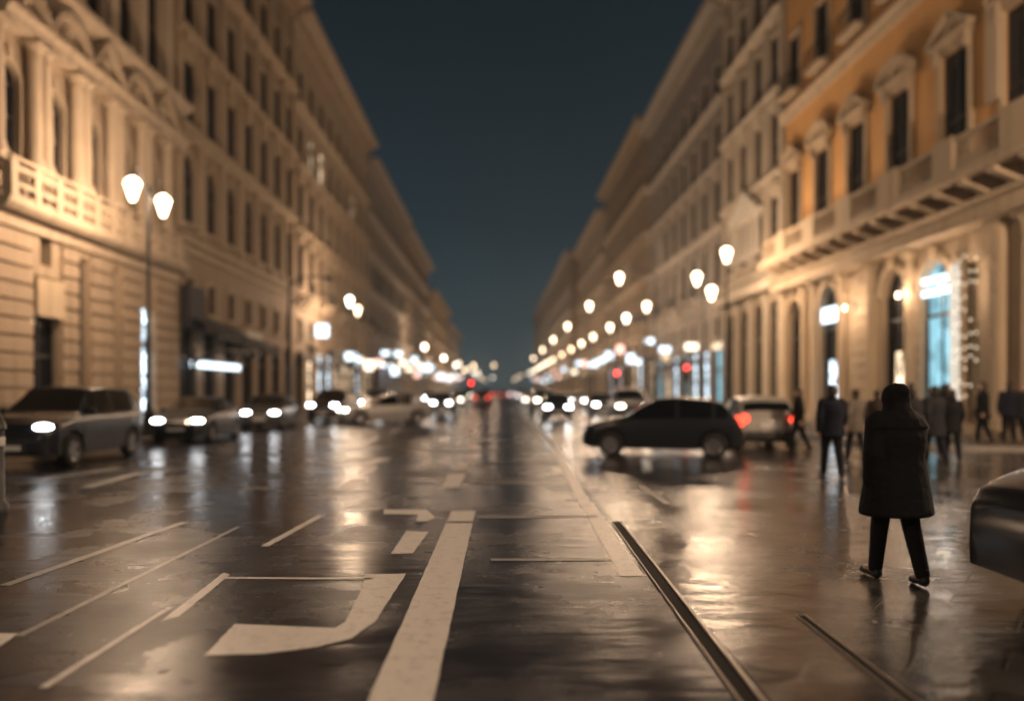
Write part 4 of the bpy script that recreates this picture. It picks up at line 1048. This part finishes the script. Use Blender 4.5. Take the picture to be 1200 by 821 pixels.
def figure_meshes(key, stride, arm, coat_len, hood, bulk, mats):
    J, dz = pose(stride, arm); Z = lambda z: z + dz
    b = MB()
    ell(b, [(0,0,Z(.86),.10,.07),(0,0,Z(.92),.165,.115),(0,0,Z(1.08),.14,.10),(0,0,Z(1.28),.165,.115),(0,0,Z(1.40),.165,.10),(0,0,Z(1.46),.09,.07),(0,0,Z(1.49),.05,.05)])
    limb(b, (0,0,Z(1.42)), (0,.015,Z(1.56)), .06, .055); b.ball((0,.02,Z(1.64)), .075, .095, .115, 16, 12); b.ball((0,.035,Z(1.585)), .055, .07, .06)
    limb(b, (0,.11,Z(1.655)), (0,.125,Z(1.615)), .012, .018)
    for s in (-1, 1):
        b.ball((s*.076, .01, Z(1.635)), .012, .025, .034, 8, 6)
        limb(b, J['hip',s], J['knee',s], .085, .055); limb(b, J['knee',s], J['ank',s], .055, .04); limb(b, J['ank',s], J['foot',s], .042, .032)
        limb(b, J['sh',s], J['el',s], .055, .042); limb(b, J['el',s], J['wr',s], .042, .027)
        w_, d = J['wr',s], J['hd',s]; pc = w_ + d*.055; limb(b, w_ + d*.01, w_ + d*.085, .028, .034)
        for q, ln in enumerate((.075, .085, .08, .062)):
            off = Vector((0, -.030+.020*q, 0)); r0 = w_ + d*.085 + off; k1 = r0 + d*ln*.55; k2 = k1 + (d + Vector((-s*.55, 0, 0))).normalized()*ln*.5
            limb(b, r0, k1, .0095, .009, 8); limb(b, k1, k2, .009, .008, 8)
        t0 = w_ + d*.035 + Vector((0, .03, 0)); t1 = t0 + (d*.7 + Vector((-s*.3, .6, 0))).normalized()*.045; limb(b, t0, t1, .012, .010, 8); limb(b, t1, t1 + (d + Vector((-s*.4,.1,0))).normalized()*.03, .010, .009, 8)
    body = fuse(b, .0085, 'body', M_skin, 2)
    k = bulk; c = MB(); lo = Z(coat_len)
    fl = 1.0 + (0.93-coat_len)*.55
    ell(c, [(0,0,lo,.20*k*fl,.155*k*fl),(0,0,lo+.03,.205*k*fl,.16*k*fl),(0,0,Z(.95),.205*k,.155*k),(0,0,Z(1.10),.185*k,.14*k),(0,0,Z(1.30),.205*k,.15*k),(0,-.005,Z(1.41),.20*k,.125*k),(0,0,Z(1.47),.12*k,.095*k),(0,0,Z(1.52),.075,.07)], 20)
    for s in (-1, 1):
        limb(c, J['sh',s]-Vector((s*.02,0,.01)), J['el',s], .085*k, .067*k); limb(c, J['el',s], J['wr',s]-J['hd',s]*.01, .067*k, .05*k)
    limb(c, (0,-.03,Z(1.5)), (0,.02,Z(1.52)), .08, .07)
    if hood:
        c.ball((0,.0,Z(1.635)), .120, .125, .142, 16, 12); c.ball((0,-.06,Z(1.70)), .075, .085, .075)
        limb(c, (0,-.03,Z(1.44)), (0,-.01,Z(1.60)), .155, .11); ell(c, [(0,-.02,Z(1.38),.22*k,.13*k),(0,-.02,Z(1.46),.17*k,.12*k),(0,-.02,Z(1.52),.11*k,.10*k)])
    coat = fuse(c, .012, 'coat', mats[0], 5)
    t = MB()
    ell(t, [(0,0,Z(.84),.13,.10),(0,0,Z(.9),.175,.125),(0,0,Z(1.0),.165,.12)])
    for s in (-1, 1): limb(t, J['hip',s], J['knee',s], .105, .078); limb(t, J['knee',s], J['ank',s]+Vector((0,0,.0)), .078, .062)
    trousers = fuse(t, .013, 'trousers', mats[1], 3)
    f = MB()
    for s in (-1, 1):
        a, q = J['ank',s], J['foot',s]; limb(f, a+Vector((0,-.03,-.045)), q, .042, .038); limb(f, a+Vector((0,-.02,-.05)), a+Vector((0,0,.04)), .048, .05)
    shoes = fuse(f, .01, 'shoes', mats[3], 2)
    h = MB()
    if not hood:
        h.ball((0,-.005,Z(1.665)), .086, .10, .108, 16, 12); h.ball((0,-.045,Z(1.62)), .075, .06, .10, 12, 8)
        hair = fuse(h, .01, 'hair', mats[2], 2)
    eye = MB()
    for s in (-1, 1): eye.ball((s*.03, .107, Z(1.645)), .011, .008, .008, 8, 6)
    mouth = MB().ball((0,.112,Z(1.572)), .024, .008, .007, 8, 6)
    return [('body', body), ('coat', coat), ('trousers', trousers), ('shoes', shoes)] + ([] if hood else [('hair', hair)]) + [ ('eyes', eye.mesh('eyes', plain('eye', (.03,.02,.02), .2))), ('mouth', mouth.mesh('mouth', plain('lips', (.3,.12,.1), .5)))]
def cloth(n, c):
    m = plain(n, [c[0]*.75, c[1]*.8, c[2]*.9], .9, var=.3, scale=9, bump=.5, bscale=14)
    m.node_tree.nodes['Principled BSDF'].inputs['Specular IOR Level'].default_value = .15; return m
C_black = cloth('black_cloth', (.010,.010,.012)); C_navy = cloth('navy_cloth', (.012,.014,.022)); C_char = cloth('charcoal_cloth', (.022,.021,.022)); C_brown = cloth('brown_cloth', (.045,.03,.022)); C_beige = cloth('beige_cloth', (.16,.125,.095))
HAIR = plain('dark_hair', (.012,.009,.008), .6, bump=.4, scale=40); SHOE = plain('shoe_leather', (.012,.011,.011), .4)
def person(x, y, z, heading, stride, arm, coat_len, hood, bulk, scale, mats, label):
    key = (stride, arm, coat_len, hood, bulk, tuple(m.name for m in mats))
    if key not in PBODY: PBODY[key] = figure_meshes(key, stride, arm, coat_len, hood, bulk, mats)
    root = empty('person', (x, y, z+.006), R(heading)); root.scale = (scale,)*3
    for n, me in PBODY[key]: put(n, me, root)
    return tag(root, label, 'person')
dk = (C_black, C_black, HAIR, SHOE); nv = (C_navy, C_black, HAIR, SHOE); ch = (C_char, C_navy, HAIR, SHOE); br = (C_brown, C_black, HAIR, SHOE); bg_ = (C_beige, C_char, HAIR, SHOE)
person(3.42, 6.62, .004, 8, 13, 9,   .60, True, 1.36, .965, dk, 'person in a long hooded black coat walking away close to the camera')
person(6.28, 14.5, .004, -6, 16, 16, .78, False, 1.12, 1.0, nv, 'person in a dark jacket walking away, second closest, left of the hooded one')
person(7.95, 20.4, .004, 70, 18, 18, .76, False, 1.0, .98, dk, 'slim person in black beside the white hatchback')
person(8.35, 18.0, .004, 15, 14, 14, .70, False, 1.0, .95, bg_, 'person in a beige coat behind the dark jacket walker')
person(9.25, 18.8, .004, -40, 17, 15, .74, False, 1.05, .95, br, 'person in a brown coat partly hidden left of the hooded walker')
person(9.75, 17.2, .004, 10, 16, 16, .62, False, 1.1, 1.0, ch, 'person in a charcoal coat just right of the hooded walker')
person(10.5, 17.8, .004, -15, 14, 14, .70, False, 1.0, .95, dk, 'shorter person in black right of the charcoal coat')
person(8.7, 16.2, .004, 5, 15, 13, .66, False, 1.12, .98, ch, 'person in a charcoal coat between the dark jacket walker and the hooded one')
person(9.9, 19.6, .004, 30, 14, 12, .72, True, 1.1, .97, dk, 'hooded person in black among the walkers behind the long coat')
person(10.9, 19.3, .004, -10, 13, 12, .68, False, 1.1, .98, nv, 'person in navy at the kerb before the tall cyan lit arch')
person(12.6, 21.6, .135, -70, 14, 12, .72, False, 1.1, .97, ch, 'person in a charcoal jacket stepping along the pavement near the cyan arch')
person(12.0, 22.4, .135, 40, 13, 12, .70, False, 1.1, .98, nv, 'person in navy on the pavement in front of the second arch of the orange palazzo')
person(13.2, 22.8, .135, -100, 13, 12, .66, True, 1.05, .95, br, 'hooded person in a brown coat on the pavement left of the string lights')
person(10.3, 20.1, .004, 20, 15, 12, .74, False, 1.12, 1.0, dk, 'person in black right behind the hooded black coat, at the kerb')
person(13.85, 22.0, .135, 60, 12, 10, .70, False, 1.12, .99, dk, 'person in black standing on the pavement before the string lights')
person(14.6, 22.0, .135, -20, 10, 10, .76, False, 1.12, .99, nv, 'person in a dark padded jacket on the pavement next to the corner column')
person(15.1, 22.1, .135, 120, 12, 12, .72, False, 1.05, .97, ch, 'person cut by the right edge on the pavement')

hz = MB().box(-120, 120, -60, 560, -1.06, 45).build('haze', None)
m = bpy.data.materials.new('haze_air'); m.use_nodes = True; t = m.node_tree; t.nodes.clear()
o_ = t.nodes.new('ShaderNodeOutputMaterial'); v_ = t.nodes.new('ShaderNodeVolumePrincipled')
v_.inputs['Color'].default_value = (.75,.86,.95,1); v_.inputs['Density'].default_value = .00045; v_.inputs['Anisotropy'].default_value = .3
link(t, v_.outputs[0], o_.inputs['Volume']); hz.data.materials.append(m); tag(hz, kind='stuff')
